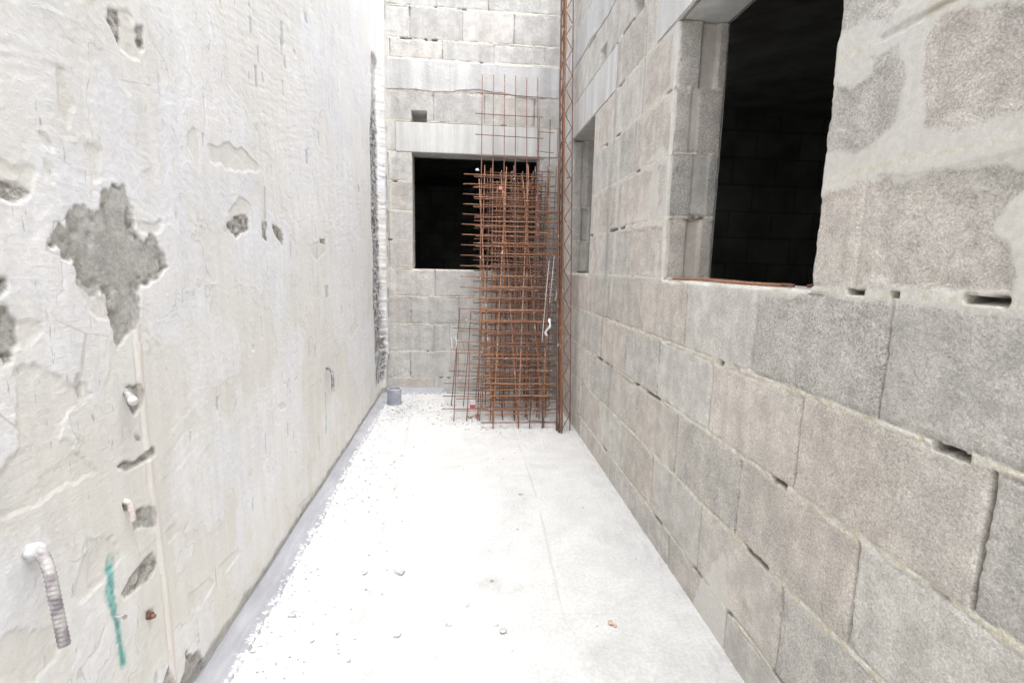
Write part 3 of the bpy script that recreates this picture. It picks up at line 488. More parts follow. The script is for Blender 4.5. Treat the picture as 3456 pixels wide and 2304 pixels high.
# overlapping plaster coats: edges of thin layers
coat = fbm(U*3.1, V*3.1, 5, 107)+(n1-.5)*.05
for lv, hh in ((.40, .0007), (.47, .0004), (.56, .0006), (.63, .0005)): h = h+hh*ss(lv-.004, lv+.004, coat)
crest = (1-ss(0, .006, np.abs(coat-.56)))*ss(.5, .6, n2); h = h+crest*.0004
gray = 0*U; rgh = 0*U; bei = .6*ss(.41, .395, coat)*ss(1.5, .7, V)+.35*ss(.63, .637, coat)+.25*ss(.475, .465, coat)*ss(.39, .41, coat); stain = 0*U
wu = (n1-.5)*.030+(n3-.5)*.012; wv = (fbm(U*30+50, V*30, 4, 111)-.5)*.030+(n3-.5)*.012
bd0 = 0*U
for k, P in POLYS:
    pa = np.array(P); lo = pa.min(0)-.06; hi = pa.max(0)+.06; size = min(hi-lo)-.12
    iu = np.where((ys > lo[0]) & (ys < hi[0]))[0]; iv = np.where((zs > lo[1]) & (zs < hi[1]))[0]
    if len(iu) == 0 or len(iv) == 0: continue
    sl_ = (slice(iu[0], iu[-1]+1), slice(iv[0], iv[-1]+1)); wsc = min(1, max(.15, size*8))
    d = sdpoly(U[sl_]+wu[sl_]*wsc, V[sl_]+wv[sl_]*wsc, P)
    m = ss(.003, -.003, d); lip = ss(.014, .002, d)*ss(-.003, .001, d)*ss(.45, .6, n2[sl_])
    if k == 'G': 
        gray[sl_] = np.maximum(gray[sl_], m); edge_r = m*ss(-.05, -.004, d)*ss(.42, .56, n1[sl_]+.22*(n2[sl_]-.5)); rgh[sl_] = np.maximum(rgh[sl_], edge_r*.8)
        h[sl_] -= m*(.0026+.003*(n2[sl_]-.5))+edge_r*(.003+.008*(n3[sl_]-.5)); h[sl_] += lip*.0003
    elif k == 'R': rgh[sl_] = np.maximum(rgh[sl_], m); h[sl_] -= m*(.0035+.008*(n1[sl_]-.5)+.009*(n3[sl_]-.5))
    elif k == 'B': bei[sl_] = np.maximum(bei[sl_], m*.85); h[sl_] -= m*.0018; h[sl_] += lip*.0003
    else: stain[sl_] = np.maximum(stain[sl_], ss(.004, -.004, d)); h[sl_] -= .001*m
# small random nicks and hair streaks
for q in range(70):
    r_ = random.Random(q*7+1); cy = r_.uniform(1.0, 4.2); cz = r_.uniform(.2, 3.4); L_ = r_.uniform(.01, .05); w_ = r_.uniform(.002, .006)
    iu = np.where(np.abs(ys-cy) < .03)[0]; iv = np.where(np.abs(zs-cz) < .09)[0]
    if len(iu) and len(iv):
        sl_ = (slice(iu[0], iu[-1]+1), slice(iv[0], iv[-1]+1)); e = ((U[sl_]-cy)/w_/1.5)**2+((V[sl_]-cz)/L_)**2; m = ss(1.2, .7, e+(n1[sl_]-.5)*1.2)
        if q % 3: stain[sl_] = np.maximum(stain[sl_], m*.7)
        else: bei[sl_] = np.maximum(bei[sl_], m); 
        h[sl_] -= m*.003
# ridges of filler
def ridge(P, w=.0035, hh=.0012):
    global h
    d = 1e9
    for (a, b), (c, e) in zip(P, P[1:]):
        t_ = np.clip(((U-a)*(c-a)+(V-b)*(e-b))/((c-a)**2+(e-b)**2), 0, 1); d = np.minimum(d, np.hypot(U-a-t_*(c-a)+(n2-.5)*.03, V-b-t_*(e-b)+(n1-.5)*.02))
    h = h+hh*ss(w, 0, d)*ss(.35, .55, n1+.1)
ridge([(.894, .819), (.976, .798), (1.117, .791)]); ridge([(1.277, 1.398), (1.394, 1.393), (1.517, 1.394), (1.62, 1.36)]); ridge([(1.295, 1.421), (1.337, 1.488), (1.497, 1.564)])
ridge([(1.452, 1.532), (1.548, 1.54), (1.6, 1.5), (1.61, 1.44)]); ridge([(1.959, 1.703), (2.214, 1.743)]); ridge([(1.30, 1.16), (1.6, 1.2), (2.0, 1.17)], .004, .0016); ridge([(.75, 2.1), (1.3, 1.95), (1.9, 2.05)], .004, .0014)
# conduit line, low damp zone, paint marks, chase
cl = 1.262+.010*np.sin(V*5); dc = np.abs(U-cl); cond = .6*ss(.014, .007, dc)*ss(1.15, 1.0, V)*ss(.3, .55, fbm(U*3, V*7, 3, 19)); h = h+(.004*ss(.014, .006, dc)-.003*ss(.003, .001, np.abs(dc-.012)))*ss(1.2, 1.0, V)
low = ss(.55+.35*(n4-.5), .05, V+(n2-.5)*.25)*ss(.8, 1.6, U)
low = np.maximum(low, .6*ss(.9, .2, V)*ss(1.5, 1.1, U))
def pline(P, w):
    d = 1e9
    for (a, b), (c, e) in zip(P, P[1:]):
        t_ = np.clip(((U-a)*(c-a)+(V-b)*(e-b))/((c-a)**2+(e-b)**2), 0, 1); d = np.minimum(d, np.hypot(U-a-t_*(c-a), V-b-t_*(e-b)))
    return d
wv_ = .004+.013*fbm(U*0, V*26, 2, 7)
g1 = pline([(1.093, .602), (1.086, .572), (1.081, .55), (1.084, .505), (1.088, .464), (1.091, .417), (1.092, .379), (1.098, .346)], 0); green = ss(wv_+.008, wv_-.005, g1+(n1-.5)*.012+(n3-.5)*.006)*ss(.32, .5, fbm(U*30, V*30, 3, 402)+.06)
g2 = pline([(2.818, .536), (2.812, .416), (2.789, .314)], 0); green = np.maximum(green, ss(.012, .005, g2)*.75)
c0 = 4.36+.03*(fbm(V*0, V*6, 3, 12)-.5)*4*.5+.12*ss(2.2, 2.9, V)+.03*ss(1.3, .3, V); c1 = 4.72+.03*(fbm(V*0+5, V*8, 3, 13)-.5)+.05*ss(1.4, .3, V)
ch = ss(-.008, .008, np.minimum(U-c0, c1-U))*ss(.1, .2, V)*ss(3.02, 2.98, V)
h = h*(1-ch)+ch*(-.016+.022*(n1-.5)+.012*(n2-.5)+.014*(n3-.5))
lw = ss(4.50, 4.56, U)*ss(4.74, 4.70, U)*ss(2.95, 3.0, V); h = h+lw*.012
h = h+(.050+.008*ss(1, 3, V)+.006*(n2-.5))*ss(4.745, 4.765, U+(n1-.5)*.012*ss(3.3, 2.7, V))*(1-.5*ss(.5, .25, V+(n1-.5)*.3)); bei = np.maximum(bei, .8*ss(4.76, 4.80, U)*ss(.75, .4, V+(n1-.5)*.3)); rgh = np.maximum(rgh, .8*ss(4.80, 4.86, U+(n1-.5)*.08)*ss(.58, .66, fbm(V*0, V*6, 3, 44))); top = ss(.02, 0, np.abs(U-(4.75+.03*(n1-.5))))*ss(3.0, 3.2, V); h = h-.012*top
foot = ss(.075, .03, V+(n1-.5)*.05-.02*(n4-.3)); gray = np.maximum(gray, foot*.85); h = h-foot*.008
chc = ch*ss(2.75, 2.55, V)+ch*.25*ss(2.55, 2.75, V)
bei = np.maximum(bei, ch*ss(2.5, 2.7, V))
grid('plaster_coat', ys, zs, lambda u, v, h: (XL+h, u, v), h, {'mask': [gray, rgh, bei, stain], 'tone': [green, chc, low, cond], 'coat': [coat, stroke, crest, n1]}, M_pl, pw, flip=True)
# far upright edge of the old wall, returning to the blocks
bm = bmesh.new(); box(bm, XL-.25, XL-.06, -5, YB-.0, -.1, 3.83); from_bm('wall_core', bm, M_lint, pw)

# ---------------------------------------------------------------- ground
xs = np.concatenate([np.arange(-1.0, 1.02, .008)]); ys = np.concatenate([np.arange(-5.5, 1.0, .05), axis(1.0, YB+.1, lambda y: .006*max(y, 1)/1.0)])
U, V = np.meshgrid(xs, ys, indexing='ij'); n1 = fbm(U*14, V*14, 4, 201); n2 = fbm(U*3, V*3, 3, 202)
h = (n2-.5)*.008+(n1-.5)*.003
e = ss(-.52, -.66, U+(n1-.5)*.14+(n2-.5)*.14); sc = ss(.18, .45, U)*ss(3.0, 4.2, V); sc = np.maximum(sc, ss(.72, .86, U+(n1-.5)*.1)*.5)  # sc: painted shade under the mesh and along the right wall
cx1 = -.35-.045*(V-1.75)+.012*np.sin(V*2.3)-.012*(V-1.75)*0; cx2 = .39+.012*np.sin(V*3)+.01*(V-2)
ck = np.maximum(ss(.008, .001, np.abs(U-cx1)), ss(.008, .001, np.abs(U-cx2)))*ss(1.2, 1.9, V); h = h-ck*.0022
ck = ck*ss(.35, .6, fbm(U*3, V*6, 3, 222))
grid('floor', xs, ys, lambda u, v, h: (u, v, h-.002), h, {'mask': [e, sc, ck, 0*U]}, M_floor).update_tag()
tag(bpy.data.objects['floor'], kind='structure')
bm = bmesh.new(); sheet(bm, 'x', 0, 0, 0, 0, 0, ()) if False else None
R_ = 60; bm.faces.new([bm.verts.new(q) for q in ((-R_, -R_, -.06), (R_, -R_, -.06), (R_, R_, -.06), (-R_, R_, -.06))]); gr = from_bm('ground', bm, M_ground); tag(gr, kind='structure')

# mortar fillet along the foot of the left wall, and a short one under the far wall
vs = axis(-2, 4.82, lambda y: .010 if y > 1 else .03); us = axis(0, .135, .005); U, V = np.meshgrid(us, vs, indexing='ij')
n1 = fbm(U*30, V*30, 4, 301); n2 = fbm(U*4, V*2.5, 3, 302); wd = .092+.03*(n2-.5)+.02*(n1-.5)
tt = np.clip(U/wd, 0, 1); h = .024*(1-tt)**1.4+.005+(n1-.5)*.003+.006*ss(.5, .75, fbm(U*60, V*60, 3, 303))*ss(.5, .9, tt); h = np.where(U > wd, -.02, h)
f1 = grid('mortar_fillet', us, vs, lambda u, v, h: (XL-.012+u*1.0, v, h+.003), h, {'mask': [tt, 0*U, 0*U, 0*U]}, M_fill, flip=True); tag(f1, 'smooth blue grey mortar fillet running along the foot of the plastered wall', 'mortar strip')
us = axis(-.66, -.17, .006); vs = axis(0, .13, .005); U, V = np.meshgrid(us, vs, indexing='ij')
n1 = fbm(U*30, V*30, 4, 311); wd = .095+.03*(fbm(U*4, V*0, 2, 5)-.5)-.08*ss(-.25, -.17, U+(n1-.5)*.03); tt = np.clip(V/wd, 0, 1); h = .045*(1-tt)**1.6+.004+(n1-.5)*.004; h = np.where(V > wd, -.02, h)
f2 = grid('mortar_fillet', us, vs, lambda u, v, h: (u, YB+.004-v, h+.002), h, {'mask': [tt, 0*U, 0*U, 0*U]}, M_fill, flip=True); tag(f2, 'short grey mortar fillet under the far block wall beside the pipe', 'mortar strip')

# ---------------------------------------------------------------- loose debris
def stone(bm, x, y, s, rnd, flat=.55):
    m0 = len(bm.verts); r = bmesh.ops.create_icosphere(bm, subdivisions=1, radius=s)
    a = rnd.uniform(0, 6.3); sx = rnd.uniform(.7, 1.5)
    for v in r['verts']:
        c = v.co*(1+rnd.uniform(-.28, .28)); c = Vector((c.x*sx, c.y, c.z*flat)); v.co = Matrix.Rotation(a, 3, 'Z') @ c+Vector((x, y, s*flat*.5))
rnd = random.Random(5); bm = bmesh.new()
for i in range(1700):
    y = 1.2+3.6*rnd.random()**.9
    if rnd.random() < .62: x = XL+.09+abs(rnd.gauss(0, .16))
    elif rnd.random() < .5: x = rnd.uniform(-.1, .85); y = rnd.uniform(3.6, 4.8)
    else: x = rnd.uniform(-.65, .8)
    if x > XR-.02: continue
    stone(bm, x, y, min(.009, .0016+rnd.expovariate(1/.0013)), rnd)
for i in range(900):
    cx, cy, sx, sy = rnd.choice(((.05, 4.0, .16, .12), (-.55, 4.35, .10, .16), (.45, 3.95, .25, .15), (-.1, 4.4, .2, .2))); x = rnd.gauss(cx, sx); y = min(4.85, rnd.gauss(cy, sy))
    if XL+.1 < x < XR-.03: stone(bm, x, y, min(.012, .0025+rnd.expovariate(1/.002)), rnd)
tag(from_bm('gravel', bm, M_stone), 'fine grey mortar crumbs and grit scattered over the white floor', 'grit', kind='stuff')
bm = bmesh.new()
for i in range(260):
    y = rnd.uniform(1.2, 4.7); x = XL+.075+abs(rnd.gauss(0, .045)); stone(bm, x, y, rnd.uniform(.0012, .0035), rnd, .35)
tag(from_bm('plaster_flakes', bm, M_white), 'white plaster flakes fallen along the grey mortar strip', 'plaster flakes', kind='stuff')
chips = [((-.405, 1.922), .016, 'pair of grey crumbs right of the left floor seam'), ((-.614, 1.685), .013, 'grey stone chip nearest the foot of the plastered wall'), ((-.223, 1.563), .013, 'round grey chip in the middle foreground of the floor'),
  ((-.048, 1.599), .012, 'pale lilac pebble between the middle chip and the square chip'), ((.145, 1.554), .014, 'squarish blue grey chip right of centre on the floor'), ((.121, 1.585), .008, 'tiny grey chip touching the squarish blue grey chip'),
  ((.017, 1.697), .011, 'slanted dark grey chip behind the lilac pebble'), ((.322, 2.601), .013, 'flat grey chip lying beside the right floor seam'), ((.119, 1.844), .009, 'thin dark sliver standing alone right of the floor middle'), ((-.262, 1.919), .022, 'flat pale grey mortar flake in the left half of the floor')]
for (x, y), s, lb in chips:
    bm = bmesh.new(); stone(bm, x, y, s, rnd, .5); bmesh.ops.subdivide_edges(bm, edges=bm.edges[:], cuts=1, use_grid_fill=True)
    for v in bm.verts: v.co += Vector([rnd.uniform(-.1, .1)*s for _ in range(3)])
    tag(from_bm('stone_chip', bm, M_stone), lb, 'stone chip', 'loose stone chips on the floor')
bm = bmesh.new(); stone(bm, .535, 1.564, .012, rnd, .6); stone(bm, .548, 1.552, .008, rnd, .6); tag(from_bm('brick_chip', bm, M_brickbit), 'small reddish brown brick chip on the white floor at the right', 'brick chip', 'loose stone chips on the floor')

# ---------------------------------------------------------------- drain pipe stub
px_, py_ = -.633, 4.475
pipe = empty('drain_pipe', (px_, py_, 0), 'short grey plastic pipe stub standing upright in the far left corner', 'pipe')
bm = bmesh.new(); ro, ri, H_ = .063, .057, .142; n = 40
prof = [(ro*.99, 0), (ro*.985, .05), (ro, H_-.004), (ro-.001, H_), (ri+.001, H_), (ri, H_-.004), (ri, .02), (0.0005, .018)]
rings = [[bm.verts.new((px_+r*math.cos(2*PI*k/n), py_+r*math.sin(2*PI*k/n), z)) for k in range(n)] for r, z in prof]
for a, b in zip(rings, rings[1:]):
    for k in range(n): bm.faces.new((a[k], a[(k+1) % n], b[(k+1) % n], b[k]))
from_bm('pipe_body', bm, M_grey, pipe, True)
bm = bmesh.new(); n = 48; pr = [(ri-.0005, H_-.001), (ri-.0005, H_+.003), (ro+.001, H_+.003), (ro+.001, H_-.004)]
rings = [[bm.verts.new((px_+r*math.cos(2*PI*k/n), py_+r*math.sin(2*PI*k/n), z)) for k in range(n)] for r, z in pr]
for a, b in zip(rings, rings[1:]):
    for k in range(n): bm.faces.new((a[k], a[(k+1) % n], b[(k+1) % n], b[k]))
from_bm('pipe_rim', bm, plain('pipe_rim_grey', (.60, .61, .68), .5), pipe)

# ---------------------------------------------------------------- iron in the left wall
def ribbed(name, pts, r, mt, parent, pitch=.0085):
    P = [Vector(p) for p in pts]; out = []
    for i in range(len(P)-1):
        p0 = P[max(i-1, 0)]; p1 = P[i]; p2 = P[i+1]; p3 = P[min(i+2, len(P)-1)]; m = max(3, int((p2-p1).length/.0016))
        for k in range(m):
            t = k/m; out.append(.5*((2*p1)+(p2-p0)*t+(2*p0-5*p1+4*p2-p3)*t*t+(3*p1-p0-3*p2+p3)*t**3))
    out.append(P[-1]); L = [0]
    for a, b in zip(out, out[1:]): L.append(L[-1]+(b-a).length)
    def rib(i, a):
        k = math.sin(2*PI*(L[i]/pitch+abs(math.sin(a))*.45)); s = .15*max(0, k)**1.2*min(1, abs(math.sin(a))*2.0); return s+.08*max(0, 1-abs(math.sin(a))*5)
    bm = bmesh.new(); tube(bm, out, r, 28, True, rib); return from_bm(name, bm, mt, parent, True)
st = empty('rebar_stub', (XL, .905, .74), 'thick ribbed steel bar stub hooking down out of the plaster, near lower left', 'steel bar')
ribbed('bent_bar', [(XL-.03, .912, .728), (XL+.018, .902, .738), (XL+.042, .885, .735), (XL+.058, .872, .715), (XL+.065, .866, .68), (XL+.071, .862, .64), (XL+.078, .858, .585)], .0086, M_stub, st)
bm = bmesh.new(); r = bmesh.ops.create_uvsphere(bm, u_segments=28, v_segments=18, radius=.0155); rr_ = random.Random(3)
for v in r['verts']:
    v.co = Vector((v.co.x*1.0, v.co.y*1.05, v.co.z*.95))*(1+.10*math.sin(v.co.y*260)*math.sin(v.co.z*210+1))+Vector((XL+.012, .902, .742))
from_bm('plaster_collar', bm, plain('lime_white', (.62, .62, .64), .8, .12, 50, (.48, .47, .46), 0, .003), st, True)
s2 = empty('rebar_stub', (XL, 2.87, .69), 'small curved ribbed bar stub above the thin green line on the white plaster', 'steel bar')
ribbed('bent_bar', [(XL-.02, 2.86, .668), (XL+.02, 2.84, .672), (XL+.035, 2.83, .65), (XL+.04, 2.825, .60), (XL+.04, 2.82, .545)], .008, M_stub, s2)
s3 = empty('rebar_stub', (XL, 1.16, .70), 'short white splashed ribbed bar stub under a small rusty hole in the plaster', 'steel bar')
ribbed('bent_bar', [(XL-.012, 1.160, .712), (XL+.010, 1.157, .706), (XL+.016, 1.153, .69), (XL+.018, 1.150, .664)], .0062, plain('limed_steel', (.62, .58, .56), .8, .12, 60, (.45, .38, .35), 0, .001), s3, .007)
s4 = empty('steel_dowel', (XL, 1.19, .95), 'stubby whitewashed steel dowel sticking out of the cavity on the left wall', 'dowel')
bm = bmesh.new(); tube(bm, [(XL-.015, 1.205, .962), (XL+.01, 1.19, .958), (XL+.034, 1.165, .948)], .0088, 18); from_bm('dowel_bar', bm, M_stub, s4, True)
bm = bmesh.new(); tube(bm, [(XL+.030, 1.169, .9497), (XL+.0375, 1.1625, .9465)], .0096, 18); from_bm('dowel_head', bm, plain('limed_head', (.72, .71, .70), .8), s4, True)
s5 = empty('wall_nail', (XL, 1.09, .475), 'small whitish nail across the green paint mark on the plaster', 'nail')
bm = bmesh.new(); tube(bm, [(XL-.008, 1.087, .470), (XL+.030, 1.075, .4745)], .0025, 10); from_bm('nail_shank', bm, M_stub, s5, True)
bm = bmesh.new(); tube(bm, [(XL+.030, 1.075, .4745), (XL+.033, 1.074, .475)], .0052, 14); from_bm('nail_head', bm, M_stub, s5)
s6 = empty('wall_bolt', (XL, 1.205, .385), 'rusty broken bolt stump in a chipped hole beside the conduit ridge', 'bolt')
bm = bmesh.new(); tube(bm, [(XL-.015, 1.20, .385), (XL+.012, 1.193, .388)], .009, 6); from_bm('bolt_head', bm, M_rust[2], s6)
bm = bmesh.new(); tube(bm, [(XL+.011, 1.193, .388), (XL+.02, 1.19, .389)], .005, 12); from_bm('bolt_shank', bm, M_rust[1], s6, True)

# ---------------------------------------------------------------- rusty bars on the window sill
rnd = random.Random(12)
def bar_on_sill(a, b, label, mt):
    bm = bmesh.new(); n = 60; A_, B_ = Vector(a), Vector(b); pts = [A_.lerp(B_, i/n)+Vector((0, 0, (.002*math.sin(i*.1)))) for i in range(n+1)]
    tube(bm, pts, .0046, 12, True, lambda i, q: .10*(i % 3 == 0)); o = from_bm('steel_bar', bm, mt, None, True); return tag(o, label, 'steel bar', 'rusty bars lying on the large window sill')
bar_on_sill((XR+.020, 2.08, 1.2315), (XR+.040, 1.37, 1.2315), 'outermost rusty bar along the edge of the large window sill', M_rust[0])
bar_on_sill((XR+.062, 2.14, 1.2315), (XR+.058, 1.34, 1.2315), 'second rusty bar from the edge of the large window sill', M_rust[1])
bar_on_sill((XR+.115, 2.12, 1.2315), (XR+.085, 1.39, 1.2315), 'rusty bar farthest inside on the large window sill', M_rust[1])
bar_on_sill((XR+.060, 1.285, 1.2315), (XR+.095, 1.225, 1.2315), 'short thin rusty offcut lying askew at the near end of the sill', M_rust[2])

# ---------------------------------------------------------------- welded mesh sheets leaning on the far wall
def sheet_mesh(label, bl, tl, wires, ov, hspace, h0, tiltx=0., r=.0042, mt=0, seed=0, top_over=.06, hlen=None, hbow=.004, htop=None, turn=0.):
    """bl, tl: foot and top of the first upright; wires: offsets across; ov: overhang left/right; cross wires every hspace from h0"""
    rnd = random.Random(seed); bl, tl = Vector(bl), Vector(tl); up = (tl-bl); L = up.length; up.normalize()
    ac = Vector((1, turn, 0)); ac = (ac-up*ac.dot(up)).normalized(); ac = (Matrix.Rotation(tiltx, 3, up.cross(ac)) @ ac).normalized()
    nrm = up.cross(ac).normalized()
    if nrm.y > 0: nrm = -nrm
    root = empty('rebar_mesh', bl, label, 'wire mesh', 'rusty welded mesh sheets stacked against the far wall')
    for w in wires:
        a = bl+ac*w; b = a+up*(L+rnd.uniform(-.01, .01)); 
        lift = max(0, .004-a.z); a = a+up*(lift/max(up.z, .1))
        rod('upright_wire', a, b, r, M_rust[mt], root, .004, rnd)
    z = h0
    while z < (htop or L-.02):
        a = bl+up*z+ac*(wires[0]-ov[0]+rnd.uniform(-.004, .004))+nrm*(r*1.7); b = bl+up*z+ac*((hlen if hlen else wires[-1]+ov[1])+rnd.uniform(-.004, .004))+nrm*(r*1.7)+up*rnd.uniform(-.006, .006)
        if min(a.z, b.z) > .006 and max(a.x, b.x) < XR-.004 and max(a.y, b.y) < YB-.012: rod('cross_wire', a, b, r*.95, M_rust[(mt+(rnd.random() < .35)) % 3], root, hbow, rnd)
        z += hspace
    return root
YT = YB-.03
sheet_mesh('tallest mesh strip reaching highest up the far wall', (.118, 3.95, .004), (.152, YT-.01, 3.01), [0, .103, .205, .308, .410, .512], (.06, .05), .203, .10, 0, .0040, 1, 1)
sheet_mesh('narrow two wire mesh strip just right of the tallest strip', (.52, 3.72, .004), (.694, YT-.02, 2.64), [0, .10], (.02, .04), .205, .06, 0, .0040, 2, 2)
sheet_mesh('mesh sheet with the longest free wire ends pointing left over the dark window', (.12, 4.05, .004), (.182, YT-.06, 2.20), [0, .205, .41], (.19, .11), .0985, .05, -.02, .0042, 0, 3)
sheet_mesh('mesh sheet skewed so its cross wires rise to the right', (.235, 3.83, .004), (.131, YT-.10, 2.07), [0, .205, .41], (.065, .13), .0995, .08, .035, .0046, 0, 4)
sheet_mesh('front mesh sheet with three uprights spread widest over the floor', (.231, 3.74, .004), (.375, YT-.18, 2.12), [0, .202, .404], (.10, .12), .104, .045, -.06, .0050, 0, 5)
sheet_mesh('mesh sheet with wire ends reaching right to the vertical bars', (.25, 4.32, .004), (.253, YT-.03, 2.20), [0, .205, .41, .53], (.17, .07), .0995, .06, -.025, .0042, 1, 6)
sheet_mesh('inner mesh sheet starting lower than the others at window height', (.245, 4.16, .004), (.30, YT-.07, 2.06), [0, .2, .40], (.06, .10), .0945, .05, -.012, .0042, 0, 7)
sheet_mesh('small loose mesh piece standing at the left of the stack', (-.112, 4.37, .004), (-.045, 4.60, .86), [0, .108, .216], (.05, .30), .198, .12, -.03, .0036, 2, 8)
sheet_mesh('low mesh piece in front with cross wires spilling left over the floor', (-.08, 3.93, .004), (-.055, 4.08, .62), [0, .105, .212, .5], (.10, .16), .104, .10, -.03, .0038, 1, 9, htop=.36)
sheet_mesh('mesh sheet whose uprights lean left beside the right edge of the stack', (.42, 4.02, .004), (.585, YT-.05, 2.22), [0, .10, .20, .275], (.16, .03), .101, .07, -.03, .0042, 1, 10)
for i, (bx, by, tx, tz, dt) in enumerate(((.20, 4.42, .21, 2.08, -.01), (.27, 4.50, .33, 2.15, -.03), (.34, 4.28, .315, 2.02, .02), (.16, 4.22, .24, 2.16, -.02), (.30, 4.58, .36, 2.10, .012))):
    sheet_mesh(('rearmost buried mesh sheet, first behind the window edge', 'buried mesh sheet with darker wires in the middle of the stack', 'buried mesh sheet tilted slightly left inside the stack', 'buried mesh sheet showing at the left side of the stack', 'buried mesh sheet pressed flattest against the far wall')[i],
      (bx, by, .004), (tx, YT-.015*(i+1), tz), [0, .1, .2, .3, .4] if i % 2 else [0, .13, .27, .40], (.05+.03*(i % 3), .04+.03*(i % 2)), .1 if i != 2 else .15, .05+.018*i, dt, .004, (2, 2, 1, 1, 2)[i], 20+i)

# ---------------------------------------------------------------- upright bars and lattice strips in the right corner
def truss(label, base, top, across, w, seed, mt=1, r=.0044):
    rnd = random.Random(seed); b, t = Vector(base), Vector(top); up = (t-b).normalized(); ac = Vector(across); ac = (ac-up*ac.dot(up)).normalized()
    root = empty('lattice_strip', b, label, 'steel strip', 'steel lattice strips standing in the right corner')
    L = (t-b).length
    for s in (0, 1): rod('chord', b+ac*w*s, t+ac*w*s, r, M_rust[mt], root, .003, rnd, 10)
    bm = bmesh.new(); z = .02; s = 0; pts = []
    while z < L-.02: pts.append(b+up*z+ac*w*(.06 if s == 0 else .94)); z += .103; s ^= 1
    P2 = []
    for i, q in enumerate(pts):
        if 0 < i < len(pts)-1: P2 += [q.lerp(pts[i-1], .06), q, q.lerp(pts[i+1], .06)]
        else: P2.append(q)
    tube(bm, P2, r*.72, 8); from_bm('zigzag_wire', bm, M_rust[mt], root, True); return root
def lean(x, y, xt, yt, zt=4.25): return (x, y, .003), (x+(xt-x)*zt/3.36, y+(yt-y)*zt/3.36, zt)
b, t = lean(.771, 3.668, .782, 4.21); truss('lattice strip standing face on nearest the right wall, its zigzag clearly seen', b, t, (1, 0, 0), .062, 1, 1)
b, t = lean(.752, 3.60, .765, 4.12); truss('lattice strip standing edge on behind the upright bars', b, t, (.15, 1, 0), .07, 2, 0)
b, t = lean(.736, 3.62, .752, 4.12); truss('lattice strip turned edge on at the mesh side of the bundle', b, t, (-.1, 1, 0), .07, 3, 2)
rnd = random.Random(8)
BL_ = ['leftmost upright rusty rod, touching the mesh ends', 'bright orange rusty rod second from the left in the bundle', 'brown rod in the middle of the upright bundle', 'front rod of the bundle with the brightest rust', 'rod in the bundle directly left of the face on lattice strip', 'thinnest dark rod at the back of the upright bundle']
for i, (dx, dy, r, m_) in enumerate(((-.046, .0, .0048, 1), (-.035, .035, .0045, 2), (-.030, -.025, .0045, 0), (-.021, .02, .0048, 1), (-.014, -.035, .004, 0), (-.041, .06, .004, 2))):
    b, t = lean(.772+dx, 3.655+dy, .787+dx*1.0, 4.17+dy); bm = bmesh.new(); A_, B_ = Vector(b), Vector(t); n = 40; ph = rnd.uniform(0, 6)
    tube(bm, [A_.lerp(B_, k/n)+Vector((.003*math.sin(ph+k*.2), .006*math.sin(ph+k*.13), 0)) for k in range(n+1)], r, 10); o = from_bm('steel_rod', bm, M_rust[m_], None, True); tag(o, BL_[i], 'steel rod', 'rusty rods bundled upright in the right corner')

# ---------------------------------------------------------------- scraps caught in the mesh
def curve_tube(name, pts, r, mt, label, cat, group=None, n=8):
    P = [Vector(p) for p in pts]; out = []
    for i in range(len(P)-1):
        p0 = P[max(i-1, 0)]; p1 = P[i]; p2 = P[i+1]; p3 = P[min(i+2, len(P)-1)]
        for k in range(6): t = k/6; out.append(.5*((2*p1)+(p2-p0)*t+(2*p0-5*p1+4*p2-p3)*t*t+(3*p1-p0-3*p2+p3)*t**3))
    out.append(P[-1]); bm = bmesh.new(); tube(bm, out, r, n); return tag(from_bm(name, bm, mt, None, True), label, cat, group)
rnd = random.Random(31)
curve_tube('tie_wire', [(-.135, 4.55, .78), (-.09, 4.56, .73), (-.03, 4.57, .70), (-.06, 4.55, .60), (-.10, 4.54, .50), (-.04, 4.55, .46), (.0, 4.56, .52), (-.03, 4.57, .62), (.01, 4.6, .74), (-.02, 4.58, .82)], .0018, M_wire, 'tangled grey tie wire looping above the loose mesh piece at left', 'wire', 'tie wires tangled left of the mesh')
curve_tube('tie_wire', [(-.137, 4.50, .77), (-.13, 4.5, .62), (-.115, 4.48, .48), (-.12, 4.45, .40), (-.10, 4.46, .36)], .0016, M_wire, 'long thin hanging tie wire farthest left of the mesh', 'wire', 'tie wires tangled left of the mesh')
curve_tube('tie_wire', [(-.04, 4.56, .85), (-.045, 4.54, .60), (-.05, 4.52, .40), (-.052, 4.50, .22), (-.03, 4.5, .2), (.0, 4.5, .32), (.01, 4.52, .45), (-.01, 4.54, .55)], .0018, M_wire, 'dark tie wire dropping straight down and curling up beside the mesh', 'wire', 'tie wires tangled left of the mesh')
def strip(name, pts, w, mt, label, cat, group=None):
    bm = bmesh.new(); P = [Vector(p) for p in pts]; prev = None
    for i, p_ in enumerate(P):
        t = (P[min(i+1, len(P)-1)]-P[max(i-1, 0)]).normalized(); s = t.cross(Vector((0, 1, .1))).normalized()*w/2*(1+.3*math.sin(i*2.3)); d = Vector((0, .0012, 0))
        ring = [bm.verts.new(p_-s-d), bm.verts.new(p_+s-d), bm.verts.new(p_+s+d), bm.verts.new(p_-s+d)]
        if prev:
            for k in range(4): bm.faces.new((prev[k], prev[(k+1) % 4], ring[(k+1) % 4], ring[k]))
        else: bm.faces.new(ring[::-1])
        prev = ring
    bm.faces.new(prev); return tag(from_bm(name, bm, mt), label, cat, group)
SG = 'white plastic straps caught in the mesh'
strip('plastic_strap', [(.685, 4.02, 1.33), (.672, 4.01, 1.15), (.660, 4.0, .98), (.648, 3.99, .80), (.640, 3.98, .66)], .0035, M_white, 'long thin white strap hanging down the front of the mesh stack', 'strap', SG)
